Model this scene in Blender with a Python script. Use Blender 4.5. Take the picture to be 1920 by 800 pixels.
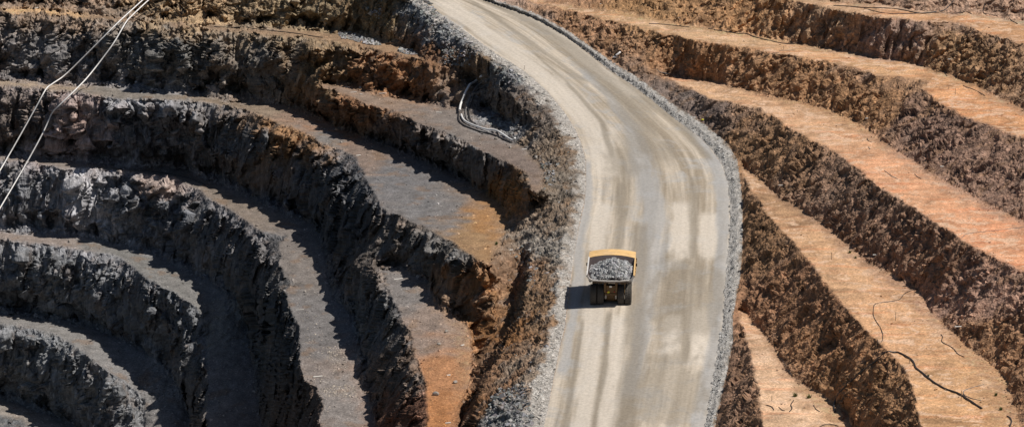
import bpy, bmesh, math, random
import numpy as np
from mathutils import Vector, Matrix, Euler
for o in list(bpy.data.objects): bpy.data.objects.remove(o)
random.seed(7); RNG = np.random.default_rng(11)
R = math.radians
C = bpy.context.scene.collection
SC = bpy.context.scene

# ------------------------------------------------------------------ camera, sky, sun, exposure
PITCH = R(10.4); FPX = 6720.0; W0, H0 = 1920, 800
HC = 600*math.sin(PITCH+math.atan(172/FPX))
cam_d = bpy.data.cameras.new('camera'); cam = bpy.data.objects.new('camera', cam_d); C.objects.link(cam)
cam.location = (0, 0, HC); cam.rotation_euler = (math.pi/2-PITCH, 0, 0)
cam_d.sensor_fit = 'HORIZONTAL'; cam_d.sensor_width = 36; cam_d.lens = FPX*36/W0
cam_d.clip_start = 5; cam_d.clip_end = 5000
SC.camera = cam
SUN_AZ = 102.0      # degrees clockwise from +y (the way the camera looks)
SUN_EL = 58.0
wd = bpy.data.worlds.new('World'); SC.world = wd; wd.use_nodes = True
nt = wd.node_tree; bg = nt.nodes['Background']
sky = nt.nodes.new('ShaderNodeTexSky'); sky.sky_type = 'NISHITA'; sky.sun_disc = False
sky.sun_elevation = R(SUN_EL); sky.sun_rotation = R(SUN_AZ); sky.altitude = 300
nt.links.new(sky.outputs[0], bg.inputs[0]); bg.inputs[1].default_value = 0.05
sun_d = bpy.data.lights.new('sun', 'SUN'); sun_d.energy = 5.0; sun_d.angle = R(0.53); sun_d.color = (1, .955, .89)
sun = bpy.data.objects.new('sun', sun_d); C.objects.link(sun)
SUNV = Vector((math.sin(R(SUN_AZ))*math.cos(R(SUN_EL)), math.cos(R(SUN_AZ))*math.cos(R(SUN_EL)), math.sin(R(SUN_EL))))
sun.rotation_euler = SUNV.to_track_quat('Z', 'Y').to_euler(); sun.location = (200, 600, 300)
SC.view_settings.view_transform = 'Standard'; SC.view_settings.look = 'None'
SC.view_settings.exposure = -0.2; SC.view_settings.gamma = 1.0
SC.render.engine = 'CYCLES'

# ------------------------------------------------------------------ pixel -> ground
SE, CE = math.sin(PITCH), math.cos(PITCH)
def world_np(px, py, z):
    dx = (px-960.0)/FPX; v = (400.0-py)/FPX
    dy = SE*v+CE; dz = CE*v-SE
    t = (z-HC)/dz
    return np.stack([dx*t, dy*t, HC+dz*t], -1)
def to_px(P):
    P = np.asarray(P, float); d = P-np.array([0, 0, HC])
    f = d[..., 1]*CE-d[..., 2]*SE; u = d[..., 1]*SE+d[..., 2]*CE
    return np.stack([960+FPX*d[..., 0]/f, 400-FPX*u/f], -1)

# ------------------------------------------------------------------ noise in numpy
def _hash(ix, iy, iz, s):
    h = (ix.astype(np.uint32)*np.uint32(374761393)+iy.astype(np.uint32)*np.uint32(668265263)
         + iz.astype(np.uint32)*np.uint32(2147483647)+np.uint32((s*974711+12345) & 0xffffffff))
    h ^= h >> np.uint32(13); h *= np.uint32(1274126177); h ^= h >> np.uint32(16)
    h *= np.uint32(2246822519); h ^= h >> np.uint32(13)
    return h
def h01(ix, iy, iz, s=0): return (_hash(ix, iy, iz, s) & np.uint32(0xffff)).astype(np.float32)/65535.0
def vnoise(x, y, z, s=0):
    x = np.asarray(x, np.float32); y = np.asarray(y, np.float32); z = np.asarray(z, np.float32)
    fx, fy, fz = np.floor(x), np.floor(y), np.floor(z)
    ix, iy, iz = fx.astype(np.int32), fy.astype(np.int32), fz.astype(np.int32)
    x = x-fx; y = y-fy; z = z-fz
    out = np.zeros(x.shape, np.float32)
    u = x*x*x*(x*(x*6-15)+10); v = y*y*y*(y*(y*6-15)+10); w = z*z*z*(z*(z*6-15)+10)
    for a in (0, 1):
        wa = u if a else 1-u
        for b in (0, 1):
            wb = wa*(v if b else 1-v)
            for c in (0, 1):
                h = _hash(ix+a, iy+b, iz+c, s)
                gx = ((h & np.uint32(255)).astype(np.float32)/127.5-1)
                gy = (((h >> np.uint32(8)) & np.uint32(255)).astype(np.float32)/127.5-1)
                gz = (((h >> np.uint32(16)) & np.uint32(255)).astype(np.float32)/127.5-1)
                out += wb*(w if c else 1-w)*(gx*(x-a)+gy*(y-b)+gz*(z-c))
    return out*1.25
def fbm(x, y, z, n=3, s=0, lac=2.03, g=.5):
    o = 0; a = 1.0; f = 1.0
    for i in range(n):
        o = o+a*vnoise(x*f, y*f, z*f, s+i*7); a *= g; f *= lac
    return o
def cells(x, y, z, s=0):
    """worley: random value of the nearest cell and distance to it (jittered lattice)"""
    x = np.asarray(x, np.float32); y = np.asarray(y, np.float32); z = np.asarray(z, np.float32)
    ix, iy, iz = (np.floor(q).astype(np.int32) for q in (x, y, z))
    best = np.full(x.shape, 9., np.float32); sec = np.full(x.shape, 9., np.float32); val = np.zeros(x.shape, np.float32)
    for a in (-1, 0, 1):
        for b in (-1, 0, 1):
            for c in (-1, 0, 1):
                h = _hash(ix+a, iy+b, iz+c, s)
                jx = (h & np.uint32(1023)).astype(np.float32)/1023; jy = ((h >> np.uint32(10)) & np.uint32(1023)).astype(np.float32)/1023
                jz = ((h >> np.uint32(20)) & np.uint32(1023)).astype(np.float32)/1023
                d = (ix+a+jx-x)**2+(iy+b+jy-y)**2+(iz+c+jz-z)**2
                m = d < best
                sec = np.where(m, best, np.minimum(sec, d)); best = np.where(m, d, best)
                val = np.where(m, (h >> np.uint32(5) & np.uint32(255)).astype(np.float32)/255, val)
    return val, np.sqrt(sec)-np.sqrt(best)
def facets(x, y, z, s=0):
    """fractured rock: every worley cell is a plane of its own tilt; returns height in cell units"""
    x = np.asarray(x, np.float32); y = np.asarray(y, np.float32); z = np.asarray(z, np.float32)
    ix, iy, iz = (np.floor(q).astype(np.int32) for q in (x, y, z))
    best = np.full(x.shape, 9., np.float32); bh = np.zeros(x.shape, np.uint32); out = np.zeros(x.shape, np.float32)
    for a in (-1, 0, 1):
        for b in (-1, 0, 1):
            for c in (-1, 0, 1):
                h = _hash(ix+a, iy+b, iz+c, s)
                dx = x-(ix+a+(h & np.uint32(1023)).astype(np.float32)/1023); dy = y-(iy+b+((h >> np.uint32(10)) & np.uint32(1023)).astype(np.float32)/1023)
                dz = z-(iz+c+((h >> np.uint32(20)) & np.uint32(1023)).astype(np.float32)/1023)
                d = dx*dx+dy*dy+dz*dz; m = d < best
                g = h*np.uint32(2654435761); t1 = (g & np.uint32(255)).astype(np.float32)/127.5-1; t2 = ((g >> np.uint32(8)) & np.uint32(255)).astype(np.float32)/127.5-1
                t3 = ((g >> np.uint32(16)) & np.uint32(255)).astype(np.float32)/127.5-1; t0 = ((g >> np.uint32(24)) & np.uint32(255)).astype(np.float32)/127.5-1
                best = np.where(m, d, best); out = np.where(m, t1*dx+t2*dy+t3*dz+.35*t0, out)
    return out
def sstep(a, b, x):
    t = np.clip((x-a)/(b-a), 0, 1); return t*t*(3-2*t)

# ------------------------------------------------------------------ road profile: 12 % ramp followed along its centre line
RL_ = np.array([(540,-140),(640,-90),(730,-40),(790,0),(815,20),(840,35),(862,50),(895,75),(930,100),(960,118),(985,135),(1002,150),(1022,167),(1042,190),(1062,215),(1080,245),(1091,270),(1098,300),(1099,340),(1095,380),(1085,425),(1077,470),(1071,520),(1064,570),(1060,610),(1050,650),(1040,700),(1030,750),(1018,800),(1000,880),(984,960)], float)
RR_ = np.array([(600,-140),(720,-90),(820,-40),(910,0),(960,18),(1000,33),(1050,61),(1090,90),(1140,130),(1180,156),(1220,186),(1250,211),(1280,234),(1310,256),(1335,281),(1354,310),(1364,340),(1369,380),(1368,420),(1365,460),(1362,500),(1358,550),(1355,600),(1348,640),(1340,690),(1331,745),(1321,800),(1306,880),(1290,960)], float)
RB_ = np.array([(640,-140),(755,-90),(850,-40),(928,0),(976,15),(1012,29),(1062,56),(1110,89),(1152,119),(1198,147),(1222,165),(1262,195),(1300,219),(1332,242),(1365,270),(1382,300),(1388,340),(1393,380),(1393,420),(1392,470),(1388,520),(1382,550),(1375,590),(1374,640),(1367,680),(1358,720),(1349,762),(1340,800),(1325,880),(1310,960)], float)
LX = lambda y: np.interp(y, RL_[:, 1], RL_[:, 0]); RX = lambda y: np.interp(y, RR_[:, 1], RR_[:, 0])
def road_profile():
    g = .12; zs = {572: 0.0}
    for ys in (range(562, -151, -10), range(582, 973, 10)):
        z = 0.0; P = world_np((LX(572)+RX(572))/2, 572, 0.0); sg = 1 if ys[0] < 572 else -1
        for y in ys:
            x = (LX(y)+RX(y))/2; zz = z
            for k in range(60):
                Q = world_np(x, y, zz); zz = .7*zz+.3*(z+sg*g*math.hypot(Q[0]-P[0], Q[1]-P[1]))
            z = zz; P = Q; zs[y] = z
    k = np.array(sorted(zs)); return k, np.array([zs[i] for i in k])
_rk, _rz = road_profile()
ZR = lambda y: np.interp(y, _rk, _rz)

# ------------------------------------------------------------------ benches: back edge (toe of the face above) and front edge (crest), levels in metres
zA, zP, zB, zC, zD, zE, zF = 16.4, 8.8, 1.0, -14.5, -29.5, -45.3, -62.0
z1, z2, z3, z4, z5 = -.8, 9.4, 17.4, 25.6, 32.3
ramp = lambda y0, za, y1, zb: (lambda x, y: np.interp(y, [y0, y1], [za, zb]))
fC = ramp(440, zC, 800, -22.0); fR = ramp(505, -6.6, 800, -13.4)
fD = lambda x, y: np.interp(y, [560, 600, 650, 800], [zD, -34., -38., -43.5]); fE = lambda x, y: np.interp(y, [680, 740, 800], [zE, -50., -55.])
f2 = ramp(330, z2, 800, 8.2); f3 = lambda x, y: np.interp(x, [1240, 1500], [z3, 17.7]); f4 = lambda x, y: np.interp(x, [1000, 1450], [z4, 24.7])
flat = lambda z: (lambda x, y: z+0*y)
tilt = lambda f, d, x0, x1: (lambda x, y: f(x, y)+np.interp(x, [x0, x1], [d, 0]))       # benches rise a little toward the far left
BENCH = {
 'A': (flat(zA), [(-260,8),(0,15),(70,17),(150,26),(230,31),(300,43),(400,49),(470,53),(560,56),(640,60),(680,66),(720,78),(760,92),(788,104)],
        [(-260,15),(0,21),(80,24),(140,32),(200,38),(260,43),(340,51),(400,56),(500,64),(580,72),(640,81),(690,89),(730,97),(770,107),(795,114)]),
 'P': (flat(zP), [(606,158),(640,160),(690,172),(715,180),(750,182),(790,190),(815,196),(838,202),(862,206),(870,222),(885,235),(905,245),(940,256),(962,266),(985,280),(1003,296),(1016,312),(1022,332),(1015,352),(1002,362)],
        [(602,161),(640,175),(680,190),(710,203),(745,212),(770,222),(800,235),(840,250),(870,264),(900,281),(930,296),(955,308),(975,316),(988,328),(994,345),(996,358)]),
 'B': (tilt(flat(zB), 1.5, 440, 640), [(-260,140),(0,149),(60,152),(130,160),(200,162),(265,172),(330,176),(380,180),(430,188),(480,192),(520,196),(548,200),(580,213),(610,229),(640,242),(690,261),(730,277),(770,293),(810,310),(850,330),(890,350),(925,374),(940,387),(950,402),(950,425),(942,445),(932,465),(925,485)],
        [(-260,152),(0,161),(60,164),(110,170),(160,176),(210,184),(260,186),(320,188),(370,191),(420,197),(455,206),(490,218),(505,222),(525,231),(560,243),(600,266),(640,281),(665,293),(674,306),(681,322),(690,345),(704,366),(715,388),(735,402),(770,415),(800,428),(830,445),(850,455),(870,470),(890,483),(912,496)]),
 'C': (tilt(fC, 1.7, 60, 420), [(-260,285),(0,291),(60,295),(140,302),(190,308),(250,314),(300,313),(345,318),(400,338),(440,358),(490,383),(540,406),(590,421),(602,450),(611,490),(618,530),(624,560),(645,575),(660,592),(665,620),(672,650),(668,690),(676,720),(690,745),(700,780),(706,810),(720,880),(735,960)],
        [(-260,292),(0,299),(50,303),(110,315),(180,318),(240,322),(270,328),(300,332),(330,335),(350,345),(380,361),(400,378),(430,392),(455,408),(480,427),(488,434),(520,438),(540,442),(524,458),(523,490),(530,515),(546,530),(532,545),(540,565),(548,585),(560,610),(561,630),(563,650),(560,668),(566,700),(576,716),(592,726),(602,745),(603,765),(600,785),(606,810),(613,870),(622,960)]),
 'R': (fR, [(698,503),(730,501),(760,507),(790,514),(803,528),(808,552),(818,576),(845,594),(870,604),(880,620),(882,650),(888,690),(880,720),(864,745),(856,780),(850,820),(840,880),(832,960)],
        [(702,505),(718,515),(724,535),(735,558),(748,580),(757,605),(768,620),(775,650),(785,680),(795,705),(800,730),(798,748),(804,770),(800,800),(795,870),(788,960)]),
 'D': (tilt(fD, 2.3, 0, 360), [(-260,420),(0,432),(60,437),(120,442),(180,449),(240,462),(290,478),(330,498),(375,518),(410,538),(440,568),(462,615),(474,680),(482,740),(490,800),(500,880),(512,960)],
        [(-260,440),(0,450),(60,456),(120,464),(190,474),(225,483),(250,502),(285,528),(320,545),(350,566),(374,590),(384,612),(387,650),(391,690),(388,745),(386,800),(384,870),(384,960)]),
 'E': (tilt(fE, 2.8, -80, 300), [(-260,575),(0,584),(65,597),(110,600),(160,609),(205,626),(250,648),(292,676),(325,708),(346,745),(353,780),(356,820),(362,890),(368,960)],
        [(-260,600),(0,608),(50,611),(95,625),(130,641),(165,668),(200,695),(240,722),(268,742),(275,765),(270,800),(266,870),(266,960)]),
 'F': (tilt(flat(zF), 3.3, -100, 200), [(-260,735),(0,746),(45,758),(90,772),(128,790),(150,812),(170,860),(185,960)],
        [(-260,765),(0,778),(40,786),(70,800),(86,825),(92,880),(92,960)]),
 'r1': (flat(z1), [(1386,580),(1398,588),(1412,602),(1438,628),(1456,660),(1472,690),(1495,714),(1520,728),(1550,745),(1575,765),(1595,790),(1606,820),(1620,880),(1640,960)],
        [(1383,583),(1391,606),(1403,642),(1412,680),(1420,718),(1425,752),(1430,800),(1438,870),(1450,960)]),
 'r2': (f2, [(1394,312),(1418,334),(1442,350),(1465,375),(1520,404),(1545,424),(1570,441),(1600,470),(1625,490),(1670,514),(1700,533),(1720,545),(1735,565),(1750,590),(1775,611),(1800,635),(1830,660),(1865,688),(1888,718),(1900,750),(1912,800),(1930,870),(1960,960)],
        [(1391,322),(1405,350),(1425,380),(1440,405),(1465,430),(1490,456),(1520,491),(1545,529),(1575,561),(1600,595),(1625,621),(1650,645),(1672,660),(1686,676),(1700,700),(1712,730),(1720,760),(1728,800),(1742,870),(1762,960)]),
 'r3': (f3, [(1240,143),(1280,145),(1330,152),(1400,170),(1450,184),(1500,192),(1545,204),(1600,226),(1625,242),(1645,256),(1680,280),(1720,305),(1755,330),(1790,350),(1820,365),(1860,386),(1900,405),(1930,420),(2000,450),(2180,530)],
        [(1240,147),(1270,157),(1300,169),(1330,184),(1370,192),(1420,203),(1450,215),(1480,240),(1520,260),(1550,275),(1580,296),(1620,325),(1650,350),(1690,375),(1720,395),(1745,410),(1790,440),(1820,459),(1850,475),(1890,495),(1920,511),(2000,556),(2180,655)]),
 'r4': (f4, [(950,-28),(985,-8),(1030,4),(1080,12),(1120,20),(1200,30),(1250,40),(1300,50),(1350,57),(1400,63),(1450,74),(1500,82),(1560,95),(1640,106),(1700,117),(1760,134),(1800,149),(1840,166),(1880,186),(1920,206),(2000,240),(2180,310)],
        [(948,-22),(985,0),(1030,10),(1080,22),(1120,33),(1160,42),(1200,51),(1260,66),(1300,75),(1340,82),(1400,89),(1460,100),(1520,110),(1570,121),(1615,127),(1640,142),(1690,145),(1746,153),(1728,168),(1770,198),(1800,212),(1830,227),(1870,241),(1920,262),(2000,295),(2180,375)]),
 'r5': (flat(z5), [(1200,-100),(1380,-40),(1460,-14),(1520,-2),(1600,5),(1650,8),(1720,20),(1760,25),(1820,28),(1870,31),(1920,40),(2000,60),(2180,100)],
        [(1190,-92),(1370,-32),(1450,-6),(1520,8),(1545,12),(1590,25),(1640,32),(1700,38),(1760,40),(1800,44),(1825,52),(1840,60),(1870,68),(1920,83),(2000,105),(2180,160)]),
}
SHOULDER = [(500,-140),(600,-88),(700,-30),(774,6),(800,26),(825,44),(850,62),(880,86),(915,112),(945,134),(970,150),(990,168),(1010,190),(1030,216),(1050,246),(1066,272),(1078,300),(1080,340),(1074,380),(1062,420),(1052,460),(1048,510),(1042,560),(1034,605),(1020,650),(1006,700),(990,750),(970,800),(950,880),(930,960)]
RIDGE = [(1003,372,-2.2),(1012,400,-1.6),(1012,430,-1.5),(1004,470,-1.6),(992,510,-1.8),(985,560,-1.8),(974,600,-2.2),(952,640,-2.4),(934,680,-2.6),(916,710,-3.),(897,745,-3.2),(886,790,-3.4),(872,850,-3.6),(856,960,-3.8)]
def berm_line(k): 
    n = min(len(RR_), len(RB_)); y = np.linspace(-140, 960, 120)
    rx = np.interp(y, RR_[:, 1], RR_[:, 0]); bx = np.interp(y, RB_[:, 1], RB_[:, 0])
    return np.stack([rx*(1-k)+bx*k, y], 1)
LINES = []      # arrays of (px, py, z)
for n, (fz, toe, crest) in BENCH.items():
    for pl in (toe, crest):
        a = np.array(pl, float); LINES.append(np.column_stack([a, fz(a[:, 0], a[:, 1])]))
a = RL_; LINES.append(np.column_stack([a, ZR(a[:, 1])]))
a = RR_; LINES.append(np.column_stack([a, ZR(a[:, 1])]))
a = berm_line(.6); LINES.append(np.column_stack([a, ZR(a[:, 1])+.34]))
a = berm_line(1.0); LINES.append(np.column_stack([a, ZR(a[:, 1])+.3]))
a = np.array(SHOULDER, float); LINES.append(np.column_stack([a, ZR(a[:, 1])+np.interp(a[:, 1], [100, 260], [.05, .25])]))
a = np.array(RIDGE, float); LINES.append(np.column_stack([a[:, :2], ZR(a[:, 1])+a[:, 2]]))
a2_ = a[3:].copy(); LINES.append(np.column_stack([a2_[:, 0]-21, a2_[:, 1]+5, ZR(a2_[:, 1])+a2_[:, 2]-np.interp(a2_[:, 1], [470, 540, 800], [2.2, 3.9, 3.6])]))       # cut bank under the spill slope
LINES.append(np.array([(698,503,-6.6),(660,530,-11.6),(626,560,-16.9)], float))                 # gully between two faces
LINES.append(np.array([(-260,-110,28),(200,-92,28),(430,-76,28),(560,-52,27),(650,-30,26.5),(720,-8,25.5),(768,6,25)], float))
LINES.append(np.array([(1250,-140,40),(1700,-72,39),(1920,-48,38.5),(2180,-5,38.5)], float))
LINES.append(np.array([(797,115,16.4),(835,126,16.2),(868,140,14.6),(893,157,12.6),(925,160,14.8),(958,176,15.6),(980,196,14.6),(1000,222,13.4)], float))   # outcrop behind the pipes
LINES.append(np.array([(905,196,9.4),(930,214,9.2),(958,232,9.0)], float))
GX0, GX1, GY0, GY1 = -260, 2180, -140, 960
def solve(step, init, iters, LINES=LINES):
    nx = int((GX1-GX0)/step)+1; ny = int((GY1-GY0)/step)+1
    s = np.zeros(nx*ny); c = np.zeros(nx*ny)
    for l in LINES:
        seg = np.hypot(np.diff(l[:, 0]), np.diff(l[:, 1])); t = np.r_[0, np.cumsum(seg)]
        q = np.linspace(0, t[-1], int(t[-1]/(step*.3))+2)
        x = np.interp(q, t, l[:, 0]); y = np.interp(q, t, l[:, 1]); z = np.interp(q, t, l[:, 2])
        i = np.rint((x-GX0)/step).astype(int); j = np.rint((y-GY0)/step).astype(int)
        ok = (i >= 0) & (i < nx) & (j >= 0) & (j < ny)
        np.add.at(s, j[ok]*nx+i[ok], z[ok]); np.add.at(c, j[ok]*nx+i[ok], 1)
    m = (c > 0).reshape(ny, nx); v = (s/np.maximum(c, 1)).reshape(ny, nx).astype(np.float32)
    Z = np.zeros((ny, nx), np.float32) if init is None else init(nx, ny)
    Z[m] = v[m]
    for k in range(iters):
        Pd = np.pad(Z, 1, mode='edge')
        Z = .25*(Pd[:-2, 1:-1]+Pd[2:, 1:-1]+Pd[1:-1, :-2]+Pd[1:-1, 2:]); Z[m] = v[m]
    return Z
def bil(F, x, y, step):
    ny, nx = F.shape[:2]
    fx = np.clip((x-GX0)/step, 0, nx-1.001); fy = np.clip((y-GY0)/step, 0, ny-1.001)
    i = fx.astype(np.int32); j = fy.astype(np.int32); u = fx-i; v = fy-j
    if F.ndim == 3: u = u[..., None]; v = v[..., None]
    return F[j, i]*(1-u)*(1-v)+F[j, i+1]*u*(1-v)+F[j+1, i]*(1-u)*v+F[j+1, i+1]*u*v
Z = None
for st, it in ((40, 300), (20, 200), (10, 200), (4, 200), (2, 120)):
    if Z is None: ini = None
    else:
        Zp, sp = Z, pst
        def ini(nx, ny, Zp=Zp, sp=sp, st=st):
            gx, gy = np.meshgrid(GX0+np.arange(nx)*st, GY0+np.arange(ny)*st); return bil(Zp, gx, gy, sp).astype(np.float32)
    Z = solve(st, ini, it); pst = st
ZF = Z
U_LINES = []          # 1 on crests and road edges, 0 on toes: how far up its face a point lies
for n, (fz, toe, crest) in BENCH.items():
    for pl, v_ in ((toe, 0.), (crest, 1.)):
        a = np.array(pl, float); U_LINES.append(np.column_stack([a, np.full(len(a), v_)]))
for pl in (RL_, SHOULDER): a = np.array(pl, float)[:, :2]; U_LINES.append(np.column_stack([a, np.ones(len(a))]))
for pl in (RB_,): a = np.array(pl, float)[:, :2]; U_LINES.append(np.column_stack([a, np.zeros(len(a))]))
U = solve(20, None, 300, U_LINES)
def ini(nx, ny, Zp=U):
    gx, gy = np.meshgrid(GX0+np.arange(nx)*4., GY0+np.arange(ny)*4.); return bil(Zp, gx, gy, 20).astype(np.float32)
UF = solve(4, ini, 150, U_LINES)

# ------------------------------------------------------------------ terrain vertices
def blur(A, n, r):
    for _ in range(n):
        for ax in (0, 1):
            p = [(0, 0)]*A.ndim; p[ax] = (r, r); B = np.pad(A, p, mode='edge')
            c = np.cumsum(B, axis=ax, dtype=np.float64)
            if ax == 0: c = np.concatenate([np.zeros_like(c[:1]), c], 0); A = (c[2*r+1:]-c[:-2*r-1])/(2*r+1)
            else: c = np.concatenate([np.zeros_like(c[:, :1]), c], 1); A = (c[:, 2*r+1:]-c[:, :-2*r-1])/(2*r+1)
    return A.astype(np.float32)
ST = 1.5
xs = np.r_[np.arange(-260, -50, 5.), np.arange(-50, 1970, ST), np.arange(1970, 2181, 5.)]
ys = np.r_[np.arange(-140, -34, 5.), np.arange(-34, 834, ST), np.arange(834, 961, 5.)]
PX, PY = np.meshgrid(xs, ys); PX = PX.astype(np.float32); PY = PY.astype(np.float32); NY, NX = PX.shape
lx, rx = LX(PY).astype(np.float32), RX(PY).astype(np.float32); bx = np.interp(PY, RB_[:, 1], RB_[:, 0]).astype(np.float32)
offroad = np.maximum(sstep(0, 14, lx-PX), sstep(0, 12, PX-bx))         # 0 on the road and berm
W = world_np(PX, PY, bil(ZF, PX, PY, 2)).astype(np.float32)
leftside = sstep(20, -60, PX-(lx+rx)*.5)
# ragged crests: the height field is looked up a little to the side
q = (W[..., 0], W[..., 1], W[..., 2]*.3)
wx = (fbm(q[0]/6, q[1]/6, q[2]/6, 3, 3)*5+fbm(q[0]/1.6, q[1]/1.6, q[2]/3, 3, 5)*2.6)*offroad
wy = (fbm(q[0]/6, q[1]/6, q[2]/6, 3, 9)*3+fbm(q[0]/1.6, q[1]/1.6, q[2]/3, 3, 15)*2)*offroad
QX, QY = PX+wx, PY+wy
z0 = bil(ZF, QX, QY, 2)
def inside(poly, x, y):
    p = np.array(poly); r = np.zeros(x.shape, bool)
    j0, j1 = np.searchsorted(ys, [p[:, 1].min()-15, p[:, 1].max()+15]); i0, i1 = np.searchsorted(xs, [p[:, 0].min()-15, p[:, 0].max()+15])
    xx, yy = x[j0:j1, i0:i1], y[j0:j1, i0:i1]; rr = np.zeros(xx.shape, bool)
    for k in range(len(p)):
        (xa, ya), (xb, yb) = p[k-1], p[k]
        if ya == yb: continue
        rr ^= ((ya > yy) != (yb > yy)) & (xx < (xb-xa)*(yy-ya)/(yb-ya)+xa)
    r[j0:j1, i0:i1] = rr; return r
rid = np.zeros((NY, NX), np.int32)
names = list(BENCH)
for k, n in enumerate(names):
    fz, toe, crest = BENCH[n]
    rid[inside(list(toe)+list(crest)[::-1], QX, QY)] = k+1
ROAD, BERM = 50, 51
rid[(PX > lx) & (PX < rx)] = ROAD
rid[(PX >= rx) & (PX < bx)] = BERM
floor_m = ((rid > 0) & (rid < 50)).astype(np.float32)
flo = blur(floor_m, 1, 1); faceW = (1-blur(floor_m, 1, 2))*offroad
uf = bil(UF, QX, QY, 4).astype(np.float32)
emb = np.clip(sstep(260, 120, lx-PX)*(PX < lx)*sstep(520, 420, PY)+sstep(150, 110, lx-PX)*(PX < lx), 0, 1).astype(np.float32)
W = world_np(PX, PY, z0)
ra = fbm(W[..., 0]/5, W[..., 1]/5, W[..., 2]/9, 3, 21)
hump = sstep(.1, .8, uf)*sstep(1.0, .86, uf)*sstep(-100, 500, PX+PY*.8); talus = sstep(0, .1, uf)*sstep(.4, .1, uf)
steep = faceW*leftside*(1-emb)
z0 = z0+steep*(hump*np.clip(.3+ra*1.6, 0, 1.5)-talus*np.clip(.5+ra*1.2, 0, 1.2))+faceW*(1-leftside)*hump*.0
W = world_np(PX, PY, z0)
def normals(W):
    du = np.gradient(W, axis=1); dv = np.gradient(W, axis=0)
    n = np.cross(du, -dv); n /= np.linalg.norm(n, axis=-1, keepdims=True)+1e-9
    return n*np.where(n[..., 2:3] < -.6, -1, 1)
N = normals(W); N = blur(N, 2, 3); N /= np.linalg.norm(N, axis=-1, keepdims=True)+1e-9
x, y, z = (W[..., k].astype(np.float32) for k in range(3))
nh = blur(N[..., :2], 2, 9); nh /= np.linalg.norm(nh, axis=-1, keepdims=True)+1e-6
slw = leftside*(1-emb)*np.clip((1-uf)*6.0, 0, 6)           # follow the fall line, so that joints run straight down the walls
xl, yl = x-nh[..., 0]*slw, y-nh[..., 1]*slw
# steep left walls: buttresses, vertical flutes, blocky joints.  right slopes: rubble, diagonal ribs
butt = fbm(x/9, y/9, z/26, 2, 31)
flute = 1-2*np.abs(fbm(xl/2.6+butt*.5, yl/2.6, z/22, 3, 41))
cv, ce = cells(x/1.5+.3*butt, y/1.5, z/2.6, 51)
cv2, ce2 = cells(x/.62, y/.62, z/.85, 61)
cv3, ce3 = cells(x/2.9+.2*flute, y/2.9, z/5.5, 67)
wob = fbm(x/2.5, y/2.5, z/2.5, 2, 73)*.5
zl = z*(1-.72*leftside*(1-emb)); fa1 = facets(xl/6.5+wob*.3, yl/6.5, zl/9+wob*.3, 53); fa2 = facets(xl/2.3+wob*.3, yl/2.3, zl/3.2+wob*.3, 57); fa3 = facets(xl/.85, yl/.85, zl/1.2, 63)
fine = fbm(x/.8, y/.8, z/1.3, 3, 71)
rib = fbm((x+y*.25)/2.2, y/7, z/9, 3, 81); lump = fbm(x/3.4, y/3.4, z/2.6, 3, 91)
stri = fbm(xl/.75, yl/.75, z/14, 3, 76)
top = sstep(.35, .8, uf)
rough = .38+.4*top+.5*sstep(420, 100, PX)*sstep(330, 60, PY)            # weathered near the crests, sheared smooth below
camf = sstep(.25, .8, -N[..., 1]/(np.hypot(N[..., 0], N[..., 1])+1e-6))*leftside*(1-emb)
fav = facets(xl/2.2+wob*.25, yl/2.2, z/14+wob*.2, 55); faw = facets(xl/.95+wob*.2, yl/.95, z/7, 59)
wed = 0
for xa, xb, ya, yb, am in ((104,176,178,298,3.6),(136,190,322,428,3.6),(288,326,336,398,2.4),(205,262,192,300,2.2),(330,372,194,250,1.6),(188,240,50,110,2.4),(96,134,60,140,1.6),(285,330,70,150,1.8),(395,440,75,165,1.8),(470,520,85,180,1.8),(20,60,318,420,2.),(238,285,335,440,1.8),(35,70,462,570,2.),(125,160,475,590,2.),(40,72,612,740,1.8),(500,560,236,300,1.8),(590,640,280,330,1.5)):
    w_ = (xb-PX)/(xb-xa); wed = wed+am*np.where((w_ > 0) & (w_ < 1.12), np.where(w_ < 1, w_, (1.12-w_)/.12), 0)*sstep(ya-4, ya+14, PY)*sstep(yb+10, yb-30, PY)
fl2 = 1-2*np.abs(fbm(xl/1.5+wob*.25, yl/1.5, z/18, 3, 47))
win = .22+.78*sstep(0, .2, uf)*sstep(1.0, .72, uf)                    # the big forms die out at crest and toe
dl = (butt*1.2+fa1*(1.3+.6*camf)+(flute-.4)*.5)*win+(fa2*.62+fa3*.34+(cv2-.5)*.12+fine*.14)*rough*(.3+.7*camf)+stri*.3+camf*(fav*1.5+faw*.6+(fl2-.5)*.6)*(.3+.7*win)+wed*.8*(1-emb)
vary = np.clip(.75+fbm(x/8, y/8, z/6, 3, 431)*1.6, .15, 1.8)
gul = 1-2*np.abs(fbm((x-z*.5)/4.2, y/11, z/12, 3, 441))
dr = (gul-.5)*.5+rib*.3*vary+lump*.45+fa1*.7*win+(fa2*.28+fa3*.26+(cv2-.5)*.13+fine*.2)*vary
gmd = sstep(-20, 10, PX-np.interp(PY, np.array(SHOULDER)[:, 1], np.array(SHOULDER)[:, 0]))*(PX < lx)
de = (1-.75*gmd)*(lump*.4+butt*.5+fa2*.5+fa3*.3+(cv2-.5)*.15+fine*.2)
dl = dl*(1-emb)+de*emb
disp = (dl*leftside+dr*(1-leftside))*faceW
und = fbm(x/9, y/9, z/9, 3, 101)*.22+fbm(x/1.7, y/1.7, z/1.7, 3, 111)*.09+(cv2-.5)*.05
disp = disp+und*flo*offroad
tt = (PX-lx)/(rx-lx)
rutn = fbm(tt*9, ZR(PY)/5.0, tt*0, 3, 121)*.05+fbm(x/.5, y/.5, z*0, 2, 131)*.012
disp = disp+rutn*(1-offroad)*(rid == ROAD)
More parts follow.
